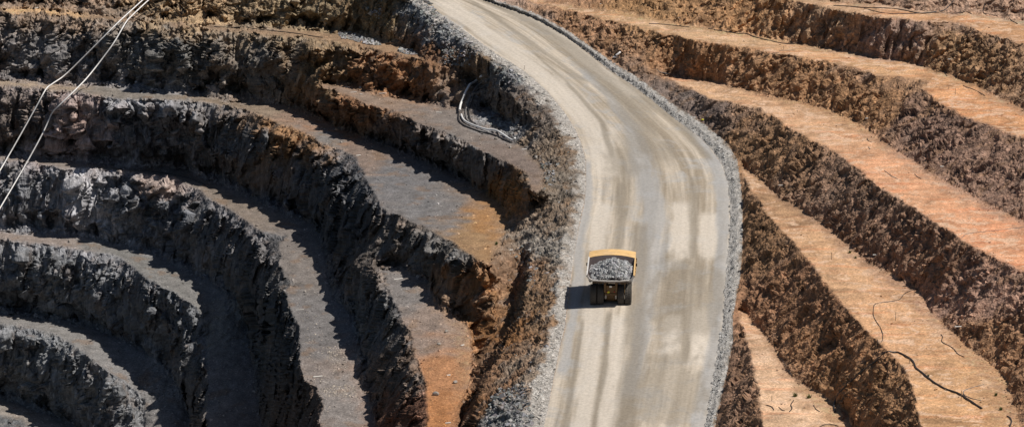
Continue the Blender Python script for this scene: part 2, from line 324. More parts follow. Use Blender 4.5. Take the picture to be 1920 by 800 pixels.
bermn = ((cv2-.5)*.25+fbm(x/2.2, y/2.2, z*0, 2, 141)*.35)*(rid == BERM)
disp = disp+bermn
stw = (faceW*leftside*(1-emb))[..., None]; ND = N*(1-stw*np.array([0, 0, .75], np.float32)); ND /= np.linalg.norm(ND, axis=-1, keepdims=True)+1e-6
W = W+ND*disp[..., None]

# ------------------------------------------------------------------ rock colours by place (rock types, plus sunlit brightness painted on camera-facing left walls)
SEED_FLOOR = [(50,18,.36,.23,.12),(300,46,.16,.108,.072),(600,70,.18,.12,.075),(740,100,.2,.13,.08),(60,157,.2,.155,.115),(250,180,.14,.118,.098),(450,200,.15,.115,.085),(610,255,.135,.118,.105),(635,240,.22,.11,.055),(750,330,.115,.103,.098),(700,290,.14,.105,.085),(872,442,.19,.12,.065),(800,395,.118,.106,.1),(830,400,.125,.108,.098),(910,420,.22,.118,.052),(700,175,.16,.118,.09),(850,235,.135,.11,.094),(960,300,.125,.096,.08),(50,298,.16,.13,.11),(300,325,.13,.11,.095),(420,375,.14,.112,.09),(550,480,.13,.108,.094),(600,600,.118,.103,.095),(640,760,.155,.13,.115),(50,446,.17,.135,.115),(250,490,.13,.117,.105),(400,580,.125,.113,.102),(100,630,.15,.133,.12),(230,700,.14,.125,.115),(30,770,.19,.16,.135),(740,540,.135,.115,.103),(800,610,.16,.122,.1),(840,700,.24,.12,.06),(830,780,.24,.11,.047),(760,900,.24,.11,.05),
 (1100,20,.42,.3,.17),(1300,60,.47,.33,.19),(1600,120,.5,.325,.175),(1850,200,.49,.28,.14),(1300,165,.47,.32,.185),(1500,230,.49,.32,.185),(1700,330,.53,.31,.175),(1880,450,.53,.29,.16),(1420,360,.38,.25,.14),(1560,500,.5,.33,.185),(1700,620,.5,.315,.17),(1800,720,.49,.31,.16),(1480,740,.56,.4,.25),(1800,35,.45,.275,.145),(1560,6,.42,.29,.17)]
SEED_FACE = [(100,100,.145,.125,.112),(300,100,.13,.115,.1),(500,120,.135,.113,.093),(600,130,.18,.122,.073),(560,30,.2,.152,.095),(100,6,.17,.122,.088),(350,15,.25,.175,.105),(720,30,.19,.138,.078),(820,90,.16,.085,.048),(750,145,.2,.105,.054),(700,200,.165,.09,.05),(750,250,.11,.088,.075),(900,310,.11,.092,.08),(960,360,.22,.115,.045),(50,230,.12,.095,.08),(140,225,.26,.19,.165),(135,265,.25,.185,.165),(255,205,.22,.2,.19),(250,230,.125,.114,.112),(450,260,.11,.098,.09),(535,255,.19,.11,.058),(650,330,.115,.107,.104),(600,400,.098,.09,.086),(50,370,.14,.13,.126),(160,345,.28,.25,.235),(155,390,.25,.225,.215),(240,370,.125,.118,.116),(300,352,.26,.2,.17),(330,400,.11,.104,.103),(100,520,.13,.122,.117),(300,600,.115,.108,.104),(100,700,.135,.127,.12),(500,600,.105,.097,.09),(700,600,.13,.12,.112),(760,720,.14,.11,.09),(775,765,.13,.068,.045),(820,480,.12,.105,.092),(900,530,.2,.104,.048),(860,560,.14,.095,.065),(920,620,.22,.11,.048),(900,760,.2,.104,.052),
 (1000,560,.24,.155,.095),(1035,460,.28,.235,.19),(960,520,.22,.135,.085),(930,700,.21,.12,.07),(960,785,.26,.24,.215),(1000,700,.26,.2,.15),(1050,280,.2,.152,.112),(1045,350,.17,.138,.108),(1050,400,.2,.15,.11),(960,220,.14,.108,.085),(985,190,.14,.11,.09),(900,120,.2,.142,.094),(850,66,.25,.24,.23),(955,140,.18,.17,.16),(815,30,.23,.22,.21),(935,250,.27,.245,.225),
 (1100,50,.2,.13,.08),(1300,110,.21,.13,.072),(1500,150,.2,.125,.07),(1650,80,.17,.13,.108),(1560,60,.21,.15,.098),(1800,120,.19,.127,.073),(1400,20,.24,.152,.082),(1200,10,.21,.137,.072),(1850,15,.24,.175,.13),(1300,230,.098,.082,.073),(1250,185,.105,.09,.08),(1400,280,.175,.115,.068),(1600,370,.17,.12,.087),(1600,200,.205,.128,.07),(1750,250,.16,.113,.088),(1850,330,.165,.115,.088),(1420,440,.155,.1,.058),(1500,560,.175,.105,.063),(1560,650,.2,.12,.067),(1600,730,.2,.124,.068),(1380,700,.155,.104,.072),(1840,560,.22,.15,.115),(1750,480,.175,.114,.078),(1880,650,.2,.125,.073),(1650,440,.155,.104,.073)]
def field(seeds):
    s = np.array(seeds); gx, gy = np.meshgrid(np.arange(GX0, GX1+1, 10.), np.arange(GY0, GY1+1, 10.))
    num = np.zeros(gx.shape+(3,)); den = np.zeros(gx.shape)
    for r in s:
        w = 1/(((gx-r[0])**2+((gy-r[1])*1.6)**2)+150.)**2; num += w[..., None]*r[2:]; den += w
    return (num/den[..., None]).astype(np.float32)
jx = fbm(x/7, y/7, z/7, 3, 151)*55; jy = fbm(x/7, y/7, z/7, 3, 161)*30
colF = bil(field(SEED_FLOOR), QX+jx, QY+jy, 10)*(1+.58*leftside)[..., None]; colW = bil(field(SEED_FACE), QX+jx, QY+jy, 10)*(1.08+.72*camf+.2*(1-leftside))[..., None]  # camf lightens camera-facing left walls: sunlight put into the colour
cool = sstep(1.75, 1.25, colW[..., :1]/colW[..., 2:3])*leftside[..., None]; colW = colW*(1+cool*np.array([-.11, -.03, .06], np.float32))
cool = sstep(1.75, 1.25, colF[..., :1]/colF[..., 2:3])*leftside[..., None]; colF = colF*(1+cool*np.array([-.09, -.03, .02], np.float32))
colW = colW*(1+(1-leftside[..., None])*np.array([.03, -.08, -.13], np.float32)); colF = colF*(1+(1-leftside[..., None])*np.array([.08, -.01, 0.0], np.float32))
# walls: per-block tint, veins, dust on ledges
svl = leftside*(1-emb); sv1, _e = cells(xl/.9+wob*.3, yl/.9, z/7+wob*.3, 87); blk = (.72+.56*cv)*(1-svl)+svl*(.74+.52*sv1); blk2 = (.8+.4*cv2)*(1-.75*svl)+.75*svl
rust = sstep(.12, .5, fbm(x/3.2, y/3.2, z/7, 4, 171)); pale = sstep(.22, .55, fbm(x/2.4, y/2.4, z/8, 4, 181))
colW = colW*(blk*blk2*(1+.3*(1-leftside)))[..., None]
rk = (rust*(.4-.2*svl))[..., None]; colW = colW*(1-rk)+rk*np.array([.21, .115, .055], np.float32)*(.6+.8*cv2[..., None])
pk = (pale*(.12+.2*leftside))[..., None]; colW = colW*(1-pk)+pk*np.array([.27, .245, .222], np.float32)
# floors: drifts of fines, wash streaks on the ochre benches
rightf = (1-leftside)
wash = fbm(x/9+jx*.02, y/7+jy*.05, z*0, 5, 191); wash2 = fbm(x/3+jy*.03, y/3.2+jx*.03, z*0, 4, 196); pat = fbm(x/6, y/9, z*0, 3, 201)
k = 1+rightf*(wash*.42+wash2*.22+pat*.25)+leftside*(fbm(x/2.5, y/3.5, z*0, 4, 211)*.35)
colF = colF*np.clip(k, .45, 1.7)[..., None]
pst = sstep(.02, .34, fbm(x/8+jy*.05, y/5+jx*.05, z*0, 5, 226))*rightf*.7
colF = colF*(1-pst[..., None])+pst[..., None]*np.array([.68, .47, .325], np.float32)
red = sstep(.1, .5, fbm(x/14, y/2.2, z*0, 3, 221))*rightf
colF = colF*(1-red[..., None]*(1-np.array([1.0, .84, .78], np.float32)))
rf = sstep(.2, .55, fbm(x/5, y/7, z*0, 4, 231))*leftside*.45
colF = colF*(1-rf[..., None])+rf[..., None]*np.array([.2, .125, .075], np.float32)
edge = blur(floor_m, 1, 2)
tb = (sstep(.34, .0, uf+fbm(x/2, y/5, z*0, 3, 451)*.22)*floor_m*(.45+.25*rightf))[..., None]      # slope wash over the back of each bench
colF = colF*(1-tb)+tb*np.clip(colW*1.15, .03, .4)
colT = colW*(1-edge[..., None])+colF*edge[..., None]
gv = (.3+.5*cv2+.15*fine)[..., None]*np.array([.56, .54, .52], np.float32)      # crushed grey gravel
shw = np.interp(PY, np.array(SHOULDER)[:, 1], np.array(SHOULDER)[:, 0]).astype(np.float32)
gm = sstep(-6, 16, PX-shw+fbm(x/3, y/5, z*0, 3, 241)*34)*(PX < lx)
colT = colT*(1-gm[..., None])+gm[..., None]*(gv*.55+np.array([.24, .215, .185], np.float32))
bm_ = ((rid == BERM)*sstep(1.15, .75, (PX-rx)/(bx-rx+.01)+fbm(x/2, y/5, z*0, 3, 471)*.5))[..., None]
colT = np.where((rid == BERM)[..., None], np.array([.2, .155, .115], np.float32)*(.6+.8*cv2[..., None]), colT); colT = colT*(1-bm_)+bm_*(gv*.6+np.array([.19, .175, .155], np.float32))
colT = np.clip(colT, .02, .8)

# ------------------------------------------------------------------ material helpers
def nodes(name):
    m = bpy.data.materials.new(name); m.use_nodes = True; t = m.node_tree
    return m, t, t.nodes['Principled BSDF']
def N_(t, typ, **kw):
    n = t.nodes.new(typ)
    for k_, v_ in kw.items():
        if k_ in n.inputs.keys(): n.inputs[k_].default_value = v_
        else: setattr(n, k_, v_)
    return n
def mixc(t, typ, fac, a, b):
    n = t.nodes.new('ShaderNodeMix'); n.data_type = 'RGBA'; n.blend_type = typ
    for s_, v_ in ((0, fac), (6, a), (7, b)):
        if hasattr(v_, 'is_output'): t.links.new(v_, n.inputs[s_])
        else: n.inputs[s_].default_value = v_ if s_ == 0 else (*v_, 1) if len(v_) == 3 else v_
    return n.outputs[2]
def ramp_(t, src, stops):
    n = t.nodes.new('ShaderNodeValToRGB'); t.links.new(src, n.inputs[0]); e = n.color_ramp.elements
    while len(e) < len(stops): e.new(.5)
    for el, (p, c) in zip(e, stops): el.position = p; el.color = (c, c, c, 1) if not hasattr(c, '__len__') else (*c, 1)
    return n.outputs[0]
def mat_terrain(name, bump_d, scale, zs=1.0):
    m, t, b = nodes(name); L = t.links
    at = N_(t, 'ShaderNodeAttribute', attribute_name='rock'); tc = N_(t, 'ShaderNodeTexCoord'); mp = N_(t, 'ShaderNodeMapping'); mp.inputs['Scale'].default_value = (1, 1, zs); L.new(tc.outputs['Object'], mp.inputs[0])
    n1 = N_(t, 'ShaderNodeTexNoise', Scale=scale, Detail=8.0, Roughness=.65); L.new(mp.outputs[0], n1.inputs['Vector'])
    v1 = N_(t, 'ShaderNodeTexVoronoi', Scale=scale*1.7); L.new(mp.outputs[0], v1.inputs['Vector'])
    c = mixc(t, 'MULTIPLY', .75, at.outputs['Color'], ramp_(t, n1.outputs[0], [(.3, .55), (.5, 1.0), (.72, 1.5)]))
    bw = N_(t, 'ShaderNodeRGBToBW'); L.new(v1.outputs['Color'], bw.inputs[0])
    c = mixc(t, 'MULTIPLY', .55, c, ramp_(t, bw.outputs[0], [(.2, .7), (.55, 1.0), (.85, 1.45)]))
    L.new(c, b.inputs['Base Color']); b.inputs['Roughness'].default_value = .95; b.inputs['Specular IOR Level'].default_value = .12
    ad = N_(t, 'ShaderNodeMath', operation='ADD'); L.new(n1.outputs[0], ad.inputs[0]); L.new(v1.outputs['Distance'], ad.inputs[1])
    bp = N_(t, 'ShaderNodeBump', Strength=.7, Distance=bump_d); L.new(ad.outputs[0], bp.inputs['Height']); L.new(bp.outputs[0], b.inputs['Normal'])
    return m
M_FACE = mat_terrain('rock_face', .25, 1.6)
M_WALL = mat_terrain('jointed_rock_wall', .3, 1.5, .22)
M_FLOOR = mat_terrain('bench_floor', .08, 2.6)
M_GRAV = mat_terrain('gravel', .15, 3.2)
def mat_road():
    m, t, b = nodes('haul_road_dust'); L = t.links
    uv = N_(t, 'ShaderNodeUVMap', uv_map='UVMap'); tc = N_(t, 'ShaderNodeTexCoord')
    def streak(sx, sy, det, seed, dis=0.0):
        mp = N_(t, 'ShaderNodeMapping'); L.new(uv.outputs[0], mp.inputs[0]); mp.inputs['Scale'].default_value = (sx, sy, 1); mp.inputs['Location'].default_value = (seed, seed*1.7, seed)
        n = N_(t, 'ShaderNodeTexNoise', Scale=1.0, Detail=det, Roughness=.6, Distortion=dis); L.new(mp.outputs[0], n.inputs[0]); return n.outputs[0]
    # UV.x: metres across, UV.y: metres along
    lanes = streak(.33, .012, 3, 3.3); fine_ = streak(1.3, .05, 5, 8.1); dampn = streak(.10, .045, 5, 12.7, .4); blot = streak(.22, .16, 7, 21.4, .3); spl = streak(.16, .03, 4, 31.0, .2)
    c = mixc(t, 'MIX', ramp_(t, lanes, [(.38, 0), (.62, 1)]), (.31, .255, .19), (.57, .49, .395))
    c = mixc(t, 'MIX', ramp_(t, blot, [(.5, 0), (.68, .75)]), c, (.40, .385, .365))
    c = mixc(t, 'MULTIPLY', .6, c, ramp_(t, fine_, [(.25, .6), (.5, 1), (.75, 1.3)]))
    at = N_(t, 'ShaderNodeAttribute', attribute_name='wear')       # r: water-cart damp, g: grey gravel, b: pale worn dust
    sp = N_(t, 'ShaderNodeSeparateColor'); L.new(at.outputs['Color'], sp.inputs[0])
    c = mixc(t, 'MIX', sp.outputs[2], c, (.62, .55, .465))
    c = mixc(t, 'MIX', sp.outputs[1], c, (.36, .355, .35))
    c = mixc(t, 'MIX', sp.outputs[0], c, (.235, .2, .155))
    n2 = N_(t, 'ShaderNodeTexNoise', Scale=1.8, Detail=7.0, Roughness=.7); L.new(tc.outputs['Object'], n2.inputs[0])
    c = mixc(t, 'MULTIPLY', .6, c, ramp_(t, n2.outputs[0], [(.3, .7), (.5, 1.0), (.7, 1.25)]))
    L.new(c, b.inputs['Base Color']); b.inputs['Roughness'].default_value = .9; b.inputs['Specular IOR Level'].default_value = .2
    bp = N_(t, 'ShaderNodeBump', Strength=.5, Distance=.06); L.new(n2.outputs[0], bp.inputs['Height']); L.new(bp.outputs[0], b.inputs['Normal'])
    return m
M_ROAD = mat_road()
# road masks (water-cart patches, graded gravel, polished wheel lanes)
RWm = 26.0; ta = tt*RWm; sa = ZR(PY).astype(np.float32)/.12
def blob(px, py, rx_, ry_, ed=.35, s=0):
    d = np.hypot((PX-px)/rx_, (PY-py)/ry_)+fbm(ta/2.2, sa/7, ta*0, 4, 301+s)*.55
    return sstep(1+ed, 1-ed, d)
def strip(pts, w, s=0, soft=.5):
    p = np.array(pts, float); c = np.interp(PY, p[:, 1], p[:, 0]); ww = np.interp(PY, p[:, 1], p[:, 2] if p.shape[1] > 2 else [w]*len(p))
    d = np.abs(PX-c)/ww+fbm(ta/1.6, sa/14, ta*0, 4, 351+s)*.6
    e0 = sstep(p[0, 1]-8, p[0, 1]+8, PY)*sstep(p[-1, 1]+8, p[-1, 1]-8, PY)
    return sstep(1+soft, 1-soft, d)*e0
damp = np.zeros((NY, NX), np.float32); grey = damp.copy(); palem = damp.copy()
for b_ in ((1290,560,85,75,.34,1),(1250,730,75,75,.28,2),(1170,300,32,45,.5,3),(1240,285,26,22,.4,4),(1170,165,45,18,.3,5),(1205,190,40,22,.5,6)): damp = np.maximum(damp, blob(*b_)*.52)
for s_ in (([(905,-5,16),(960,20,20),(1020,55,22),(1075,95,22),(1130,145,24),(1170,190,26),(1200,235,24),(1215,290,22)], 0, 1), ([(880,0,6),(920,25,7),(1000,85,8),(1100,155,8)], 0, 2), ([(1000,100,3),(1060,150,4),(1130,230,5),(1150,300,8)], 0, 5), ([(1080,80,9),(1160,140,9),(1230,195,9),(1290,250,9),(1330,300,7)], 0, 3), ([(1205,420,16),(1195,560,16),(1185,700,20),(1165,820,22)], 0, 4), ([(1142,585,5),(1132,700,6),(1108,830,7)], 0, 21), ([(1092,600,4),(1078,700,5),(1055,830,6)], 0, 22), ([(1298,500,9),(1290,600,9),(1285,680,9)], 0, 23), ([(1300,330,8),(1302,420,8),(1298,486,8)], 0, 24), ([(1165,340,9),(1165,420,8),(1160,470,8)], 0, 25)): damp = np.maximum(damp, strip(s_[0], 1, s_[2], .75)*.66)
for s_ in (([(1090,128,8),(1140,180,10),(1185,235,14),(1200,300,22),(1225,380,24),(1225,450,26),(1215,540,20),(1200,640,16),(1180,740,16)], 0, 7), ([(1285,225,10),(1335,290,12),(1352,340,14),(1358,420,14),(1350,520,14),(1342,620,12),(1325,720,14),(1305,810,16)], 0, 8), ([(1100,300,8),(1102,380,9),(1085,460,10),(1085,520,10),(1075,590,8),(1055,700,8)], 0, 9)): grey = np.maximum(grey, strip(s_[0], 1, s_[2])*.7)
for s_ in (([(830,0,24),(900,55,24),(980,110,26),(1060,175,26),(1130,260,26),(1140,330,24)], 0, 11), ([(950,15,9),(1040,60,12),(1120,130,14),(1190,180,13)], 0, 12), ([(1280,380,22),(1278,480,20),(1272,486,20)], 0, 13), ([(1330,400,20),(1326,485,18)], 0, 14), ([(1265,590,18),(1258,665,16)], 0, 15), ([(1320,580,22),(1310,680,20)], 0, 16), ([(1115,560,18),(1105,700,20),(1085,830,22)], 0, 17), ([(1160,590,16),(1150,700,16),(1130,830,18)], 0, 18), ([(1130,380,16),(1120,470,16)], 0, 19)): palem = np.maximum(palem, strip(s_[0], 1, s_[2])*.75)
colR = np.stack([damp, grey, palem], -1)
colT = colT.astype(np.float32); colR = colR.astype(np.float32)

# ------------------------------------------------------------------ terrain objects
for j in range(NY):   # a face belongs to the bench above it
    if j == 0: up = np.where((rid[0] > 0), 0, 0); continue
cid = rid[:-1, :-1].copy()
last = np.full(NX-1, 20, np.int32); face_id = np.zeros_like(cid)
for j in range(NY-1):
    r_ = cid[j]; last = np.where((r_ > 0) & (r_ < 50), r_+100, last); last = np.where(r_ >= 50, 149, last)
    face_id[j] = last
cid = np.where(cid == 0, face_id, cid)
VI = np.arange(NY*NX).reshape(NY, NX)
quads = np.stack([VI[1:, :-1], VI[1:, 1:], VI[:-1, 1:], VI[:-1, :-1]], -1).reshape(-1, 4); cidf = cid.reshape(-1)
Wf = W.reshape(-1, 3); Cf = colT.reshape(-1, 3); Rf = colR.reshape(-1, 3)
UVf = np.stack([ta.reshape(-1), sa.reshape(-1)], -1)
def link(name, me, mat=None, parent=None):
    o = bpy.data.objects.new(name, me); C.objects.link(o); o.parent = parent
    if mat is not None: me.materials.clear(); me.materials.append(mat)
    return o
def tag(o, label=None, cat=None, group=None, kind=None):
    for k_, v_ in (('label', label), ('category', cat), ('group', group), ('kind', kind)):
        if v_: o[k_] = v_
    return o
def mesh_np(name, V, Q, smooth=False):
    me = bpy.data.meshes.new(name); n = Q.shape[1]
    me.vertices.add(len(V)); me.vertices.foreach_set('co', np.ascontiguousarray(V, np.float32).ravel())
    me.loops.add(Q.size); me.loops.foreach_set('vertex_index', np.ascontiguousarray(Q, np.int32).ravel())
    me.polygons.add(len(Q)); me.polygons.foreach_set('loop_start', np.arange(0, Q.size, n, dtype=np.int32))
    me.polygons.foreach_set('use_smooth', np.full(len(Q), smooth)); me.update(calc_edges=True)
    return me
def terrain(name, cids, mat, label, cat, smooth=True, uv=False):
    Q = quads[np.isin(cidf, cids)]
    if not len(Q): return None
    u, inv = np.unique(Q, return_inverse=True); Q2 = inv.reshape(Q.shape)
    me = mesh_np(name, Wf[u], Q2, smooth)
    ca = me.color_attributes.new('rock', 'FLOAT_COLOR', 'POINT'); ca.data.foreach_set('color', np.column_stack([Cf[u], np.ones(len(u))]).astype(np.float32).ravel())
    if uv:
        ca = me.color_attributes.new('wear', 'FLOAT_COLOR', 'POINT'); ca.data.foreach_set('color', np.column_stack([Rf[u], np.ones(len(u))]).astype(np.float32).ravel())
        ul = me.uv_layers.new(name='UVMap'); ul.data.foreach_set('uv', UVf[u][Q2.ravel()].astype(np.float32).ravel())
    o = link(name, me, mat); tag(o, label, cat, kind='structure'); return o
LAB = {'A': 'narrow brown bench high in the upper left, running to the road', 'P': 'short brown bench carrying the bundle of white and black pipes', 'B': 'wide grey bench turning from the upper left toward the road bend',
 'C': 'dark grey bench bending down the left of the rust coloured bench', 'R': 'rust coloured bench floor below the road shoulder', 'D': 'grey bench half in shadow below the third left wall', 'E': 'dark bench low in the left of the pit', 'F': 'lowest grey ledge in the bottom left corner',
 'r1': 'small tan bench beside the road in the bottom right', 'r2': 'wide tan bench crossed by the thick black hose', 'r3': 'long tan and pink bench sweeping down to the right edge', 'r4': 'upper tan bench narrowing to the road near the top', 'r5': 'topmost orange tan bench in the upper right corner'}
for k_, n in enumerate(names):
    terrain('bench', [k_+1], M_FLOOR, LAB[n], 'bench')
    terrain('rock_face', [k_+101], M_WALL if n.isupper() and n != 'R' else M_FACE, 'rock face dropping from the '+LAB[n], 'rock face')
terrain('rock_face', [20, 120], M_FACE, 'broken brown rock faces along the top edge above the highest benches', 'rock face')
terrain('embankment', [149], M_FACE, 'loose rubble slope and cut banks below the edge of the haul road', 'embankment')
terrain('haul_road', [ROAD], M_ROAD, 'pale dusty haul road curving up through the pit', 'road', uv=True)
terrain('road_berm', [BERM], M_GRAV, 'crushed grey gravel windrow along the right edge of the haul road', 'berm')

# ------------------------------------------------------------------ ground lookup for everything that stands or lies on the terrain
def ground(px, py):
    px = np.asarray(px, float); py = np.asarray(py, float)
    i = np.clip(np.searchsorted(xs, px)-1, 0, NX-2); j = np.clip(np.searchsorted(ys, py)-1, 0, NY-2)
    u = ((px-xs[i])/(xs[i+1]-xs[i]))[..., None]; v = ((py-ys[j])/(ys[j+1]-ys[j]))[..., None]
    return W[j, i]*(1-u)*(1-v)+W[j, i+1]*u*(1-v)+W[j+1, i]*(1-u)*v+W[j+1, i+1]*u*v
def near(px, py):
    i = np.clip(np.searchsorted(xs, px), 0, NX-1); j = np.clip(np.searchsorted(ys, py), 0, NY-1); return j, i
def mat_plain(name, col, rough=.6, metal=0., dirt=None, dirt_amt=.5, scale=3., bump=0.):
    m, t, b = nodes(name); L = t.links; b.inputs['Roughness'].default_value = rough; b.inputs['Metallic'].default_value = metal
    tc = N_(t, 'ShaderNodeTexCoord'); n = N_(t, 'ShaderNodeTexNoise', Scale=scale, Detail=7.0, Roughness=.65); L.new(tc.outputs['Object'], n.inputs[0])
    c = mixc(t, 'MULTIPLY', .6, col, ramp_(t, n.outputs[0], [(.3, .65), (.5, 1.), (.7, 1.25)]))
    if dirt:
        n2 = N_(t, 'ShaderNodeTexNoise', Scale=scale*.45, Detail=8.0, Roughness=.7); L.new(tc.outputs['Object'], n2.inputs[0])
        c = mixc(t, 'MIX', ramp_(t, n2.outputs[0], [(.5-.3*dirt_amt, 0), (.5+.3*(1-dirt_amt)+.1, dirt_amt)]), c, dirt)
    L.new(c, b.inputs['Base Color'])
    if bump: bp = N_(t, 'ShaderNodeBump', Strength=.6, Distance=bump); L.new(n.outputs[0], bp.inputs['Height']); L.new(bp.outputs[0], b.inputs['Normal'])
    return m

# ------------------------------------------------------------------ loose stones: angular blocks, one object per spread
def mat_stone():
    m, t, b = nodes('loose_stone'); L = t.links
    at = N_(t, 'ShaderNodeAttribute', attribute_name='rock'); tc = N_(t, 'ShaderNodeTexCoord'); n = N_(t, 'ShaderNodeTexNoise', Scale=5., Detail=5.); L.new(tc.outputs['Object'], n.inputs[0])
    L.new(mixc(t, 'MULTIPLY', .6, at.outputs['Color'], ramp_(t, n.outputs[0], [(.3, .7), (.5, 1.), (.7, 1.25)])), b.inputs['Base Color'])
    b.inputs['Roughness'].default_value = .92; b.inputs['Specular IOR Level'].default_value = .15
    return m
M_STONE = mat_stone()
CUBE = np.array([(a, b, c) for a in (-1, 1) for b in (-1, 1) for c in (-1, 1)], np.float32)
CQ = np.array([(0,1,3,2),(4,6,7,5),(0,4,5,1),(2,3,7,6),(0,2,6,4),(1,5,7,3)])
def rotm(n):
    q_ = RNG.normal(size=(n, 4)); q_ /= np.linalg.norm(q_, axis=1, keepdims=True); a, b, c, d = q_.T
    return np.stack([1-2*(c*c+d*d), 2*(b*c-a*d), 2*(b*d+a*c), 2*(b*c+a*d), 1-2*(b*b+d*d), 2*(c*d-a*b), 2*(b*d-a*c), 2*(c*d+a*b), 1-2*(b*b+c*c)], -1).reshape(n, 3, 3)
def stones(name, P, r, col, label, cat, parent=None, kind='stuff'):
    n = len(P); V = CUBE[None]*RNG.uniform(.45, 1.0, (n, 1, 3))+RNG.uniform(-.38, .38, (n, 8, 3))
    V = np.einsum('nij,nkj->nki', rotm(n), V)*r[:, None, None]; V[..., 2] *= .8
    V = (V+P[:, None]).reshape(-1, 3); Q = (CQ[None]+np.arange(n)[:, None, None]*8).reshape(-1, 4)
    me = mesh_np(name, V, Q); ca = me.color_attributes.new('rock', 'FLOAT_COLOR', 'POINT')
    ca.data.foreach_set('color', np.column_stack([np.repeat(col, 8, 0), np.ones(n*8)]).astype(np.float32).ravel())
    o = link(name, me, M_STONE, parent); return tag(o, label, cat, kind=kind)
def pick(wt, n):
    """n vertices of the terrain drawn with weight wt, jittered inside their cell"""
    p = wt.astype(np.float64).ravel(); p /= p.sum(); k_ = RNG.choice(p.size, n, p=p); j, i = np.divmod(k_, NX)
    px = xs[i]+RNG.uniform(-.7, .7, n); py = ys[j]+RNG.uniform(-.7, .7, n); return ground(px, py), j, i
def radii(n, lo, hi): return np.clip(lo*(RNG.pareto(2.4, n)*.75+1), lo, hi)
inframe = ((PX > -30) & (PX < 1950) & (PY > -20) & (PY < 820)).astype(np.float32)
GREYS = np.array([.30, .295, .29])
def grey_col(n, k_=1.0): return GREYS*RNG.uniform(.45, 1.55, (n, 1))*k_*RNG.uniform(.95, 1.05, (n, 3))
def local_col(j, i, lo=.6, hi=1.7): return np.clip(colT[j, i]*RNG.uniform(lo, hi, (len(j), 1)), .02, .7)
wt = (rid == BERM)*inframe*(.25+sstep(-.2, .35, fbm(x/3, y/6, z*0, 3, 461))); P, j, i = pick(wt, 3400)
stones('gravel', P, radii(len(P), .06, .22), np.array([.44, .43, .41])*RNG.uniform(.45, 1.4, (len(P), 1)), 'loose grey stones spread along the gravel windrow right of the road', 'gravel')
wt = gm*inframe*(rid == 0)*(PX < lx-2); P, j, i = pick(wt, 4000)
stones('gravel', P, radii(len(P), .05, .2), np.where(RNG.random((len(P), 1)) < .6, local_col(j, i, .75, 1.3), np.array([.42, .4, .37])*RNG.uniform(.6, 1.4, (len(P), 1))), 'pale grey gravel spilled along the left shoulder of the road', 'gravel')
near_road = sstep(190, 30, lx-PX)*(PX < lx-8)
wt = near_road*(rid == 0)*inframe*(.35+(fbm(x/3, y/4, z/3, 3, 401) > .05)); P, j, i = pick(wt, 6500)
stones('rubble', P, radii(len(P), .07, .36), np.where(RNG.random((len(P), 1)) < .9, local_col(j, i), grey_col(len(P), .9)), 'mixed brown and grey rubble on the slope below the road', 'rubble')
def poly_w(poly): return inside(poly, PX, PY)*1.0
dump = poly_w([(770,-5),(800,0),(830,30),(880,75),(905,98),(880,110),(870,124),(835,122),(828,95),(808,66),(800,40)])+poly_w([(925,118),(960,128),(985,150),(960,160),(930,140)])+poly_w([(905,222),(955,218),(985,262),(960,262)])*.8+poly_w([(1000,290),(1030,300),(1045,345),(1020,358),(1024,325)])*.6+poly_w([(925,735),(985,720),(1000,800),(905,800)])*.8+poly_w([(960,470),(1000,440),(1015,470),(1000,545),(985,520)])*.3
P, j, i = pick(dump*inframe+1e-9, 2600)
stones('rubble', P, radii(len(P), .12, .5), grey_col(len(P), .85), 'heaps of blue grey waste rock tipped down the road embankment', 'rubble')
pile = poly_w([(632,62),(668,66),(712,78),(716,85),(690,84),(640,72)])+poly_w([(744,94),(772,92),(784,103),(760,104)])+poly_w([(690,18),(720,18),(712,32),(696,28)])*.3
P, j, i = pick(pile*inframe+1e-9, 520)
stones('rubble', P+[0, 0, .1], radii(len(P), .14, .5), grey_col(len(P), 1.0), 'pale grey stones lying along the high brown bench', 'rubble')
toe_w = sstep(.16, .02, uf)*(rid == 0)*offroad+floor_m*blur((rid == 0).astype(np.float32), 2, 5)*.5
P, j, i = pick(toe_w*leftside*inframe, 6500)
stones('scree', P, radii(len(P), .08, .42), local_col(j, i, .6, 2.0), 'broken stones gathered at the foot of the left pit walls', 'scree')
P, j, i = pick(floor_m*leftside*inframe*(.25+sstep(-.1, .4, fbm(x/4, y/6, z*0, 3, 411))), 6500)
stones('scree', P, radii(len(P), .06, .22), local_col(j, i, .5, 2.4), 'small stones scattered over the left benches', 'scree')
pal = poly_w([(610,650),(640,648),(655,690),(625,700)])+poly_w([(600,725),(665,720),(672,745),(610,742)])*1.3+poly_w([(555,560),(600,600),(640,800),(600,760)])*.12
P, j, i = pick(pal*inframe+1e-9, 650)
stones('scree', P, radii(len(P), .07, .16), np.array([.5, .43, .36])*RNG.uniform(.5, 1.3, (len(P), 1)), 'pale chips strewn over the dark bench', 'scree')
P, j, i = pick((rid == 0)*(1-leftside)*offroad*inframe*(.2+sstep(-.2, .4, fbm(x/3.5, y/3.5, z/3, 3, 421))), 13000)
stones('scree', P, radii(len(P), .07, .26), local_col(j, i, .5, 1.7), 'brown broken rock covering the right hand slopes', 'scree')
P, j, i = pick(floor_m*(1-leftside)*inframe*(.1+sstep(.1, .02, uf)), 900)
stones('scree', P, radii(len(P), .06, .2), local_col(j, i, .3, .8), 'few dark stones on the tan right hand benches', 'scree')
P, j, i = pick((rid == 0)*leftside*(1-emb)*sstep(.55, 1., uf)*inframe, 2200)
stones('scree', P, radii(len(P), .10, .4), local_col(j, i, .6, 1.7), 'loose blocks along the crests of the left pit walls', 'scree')

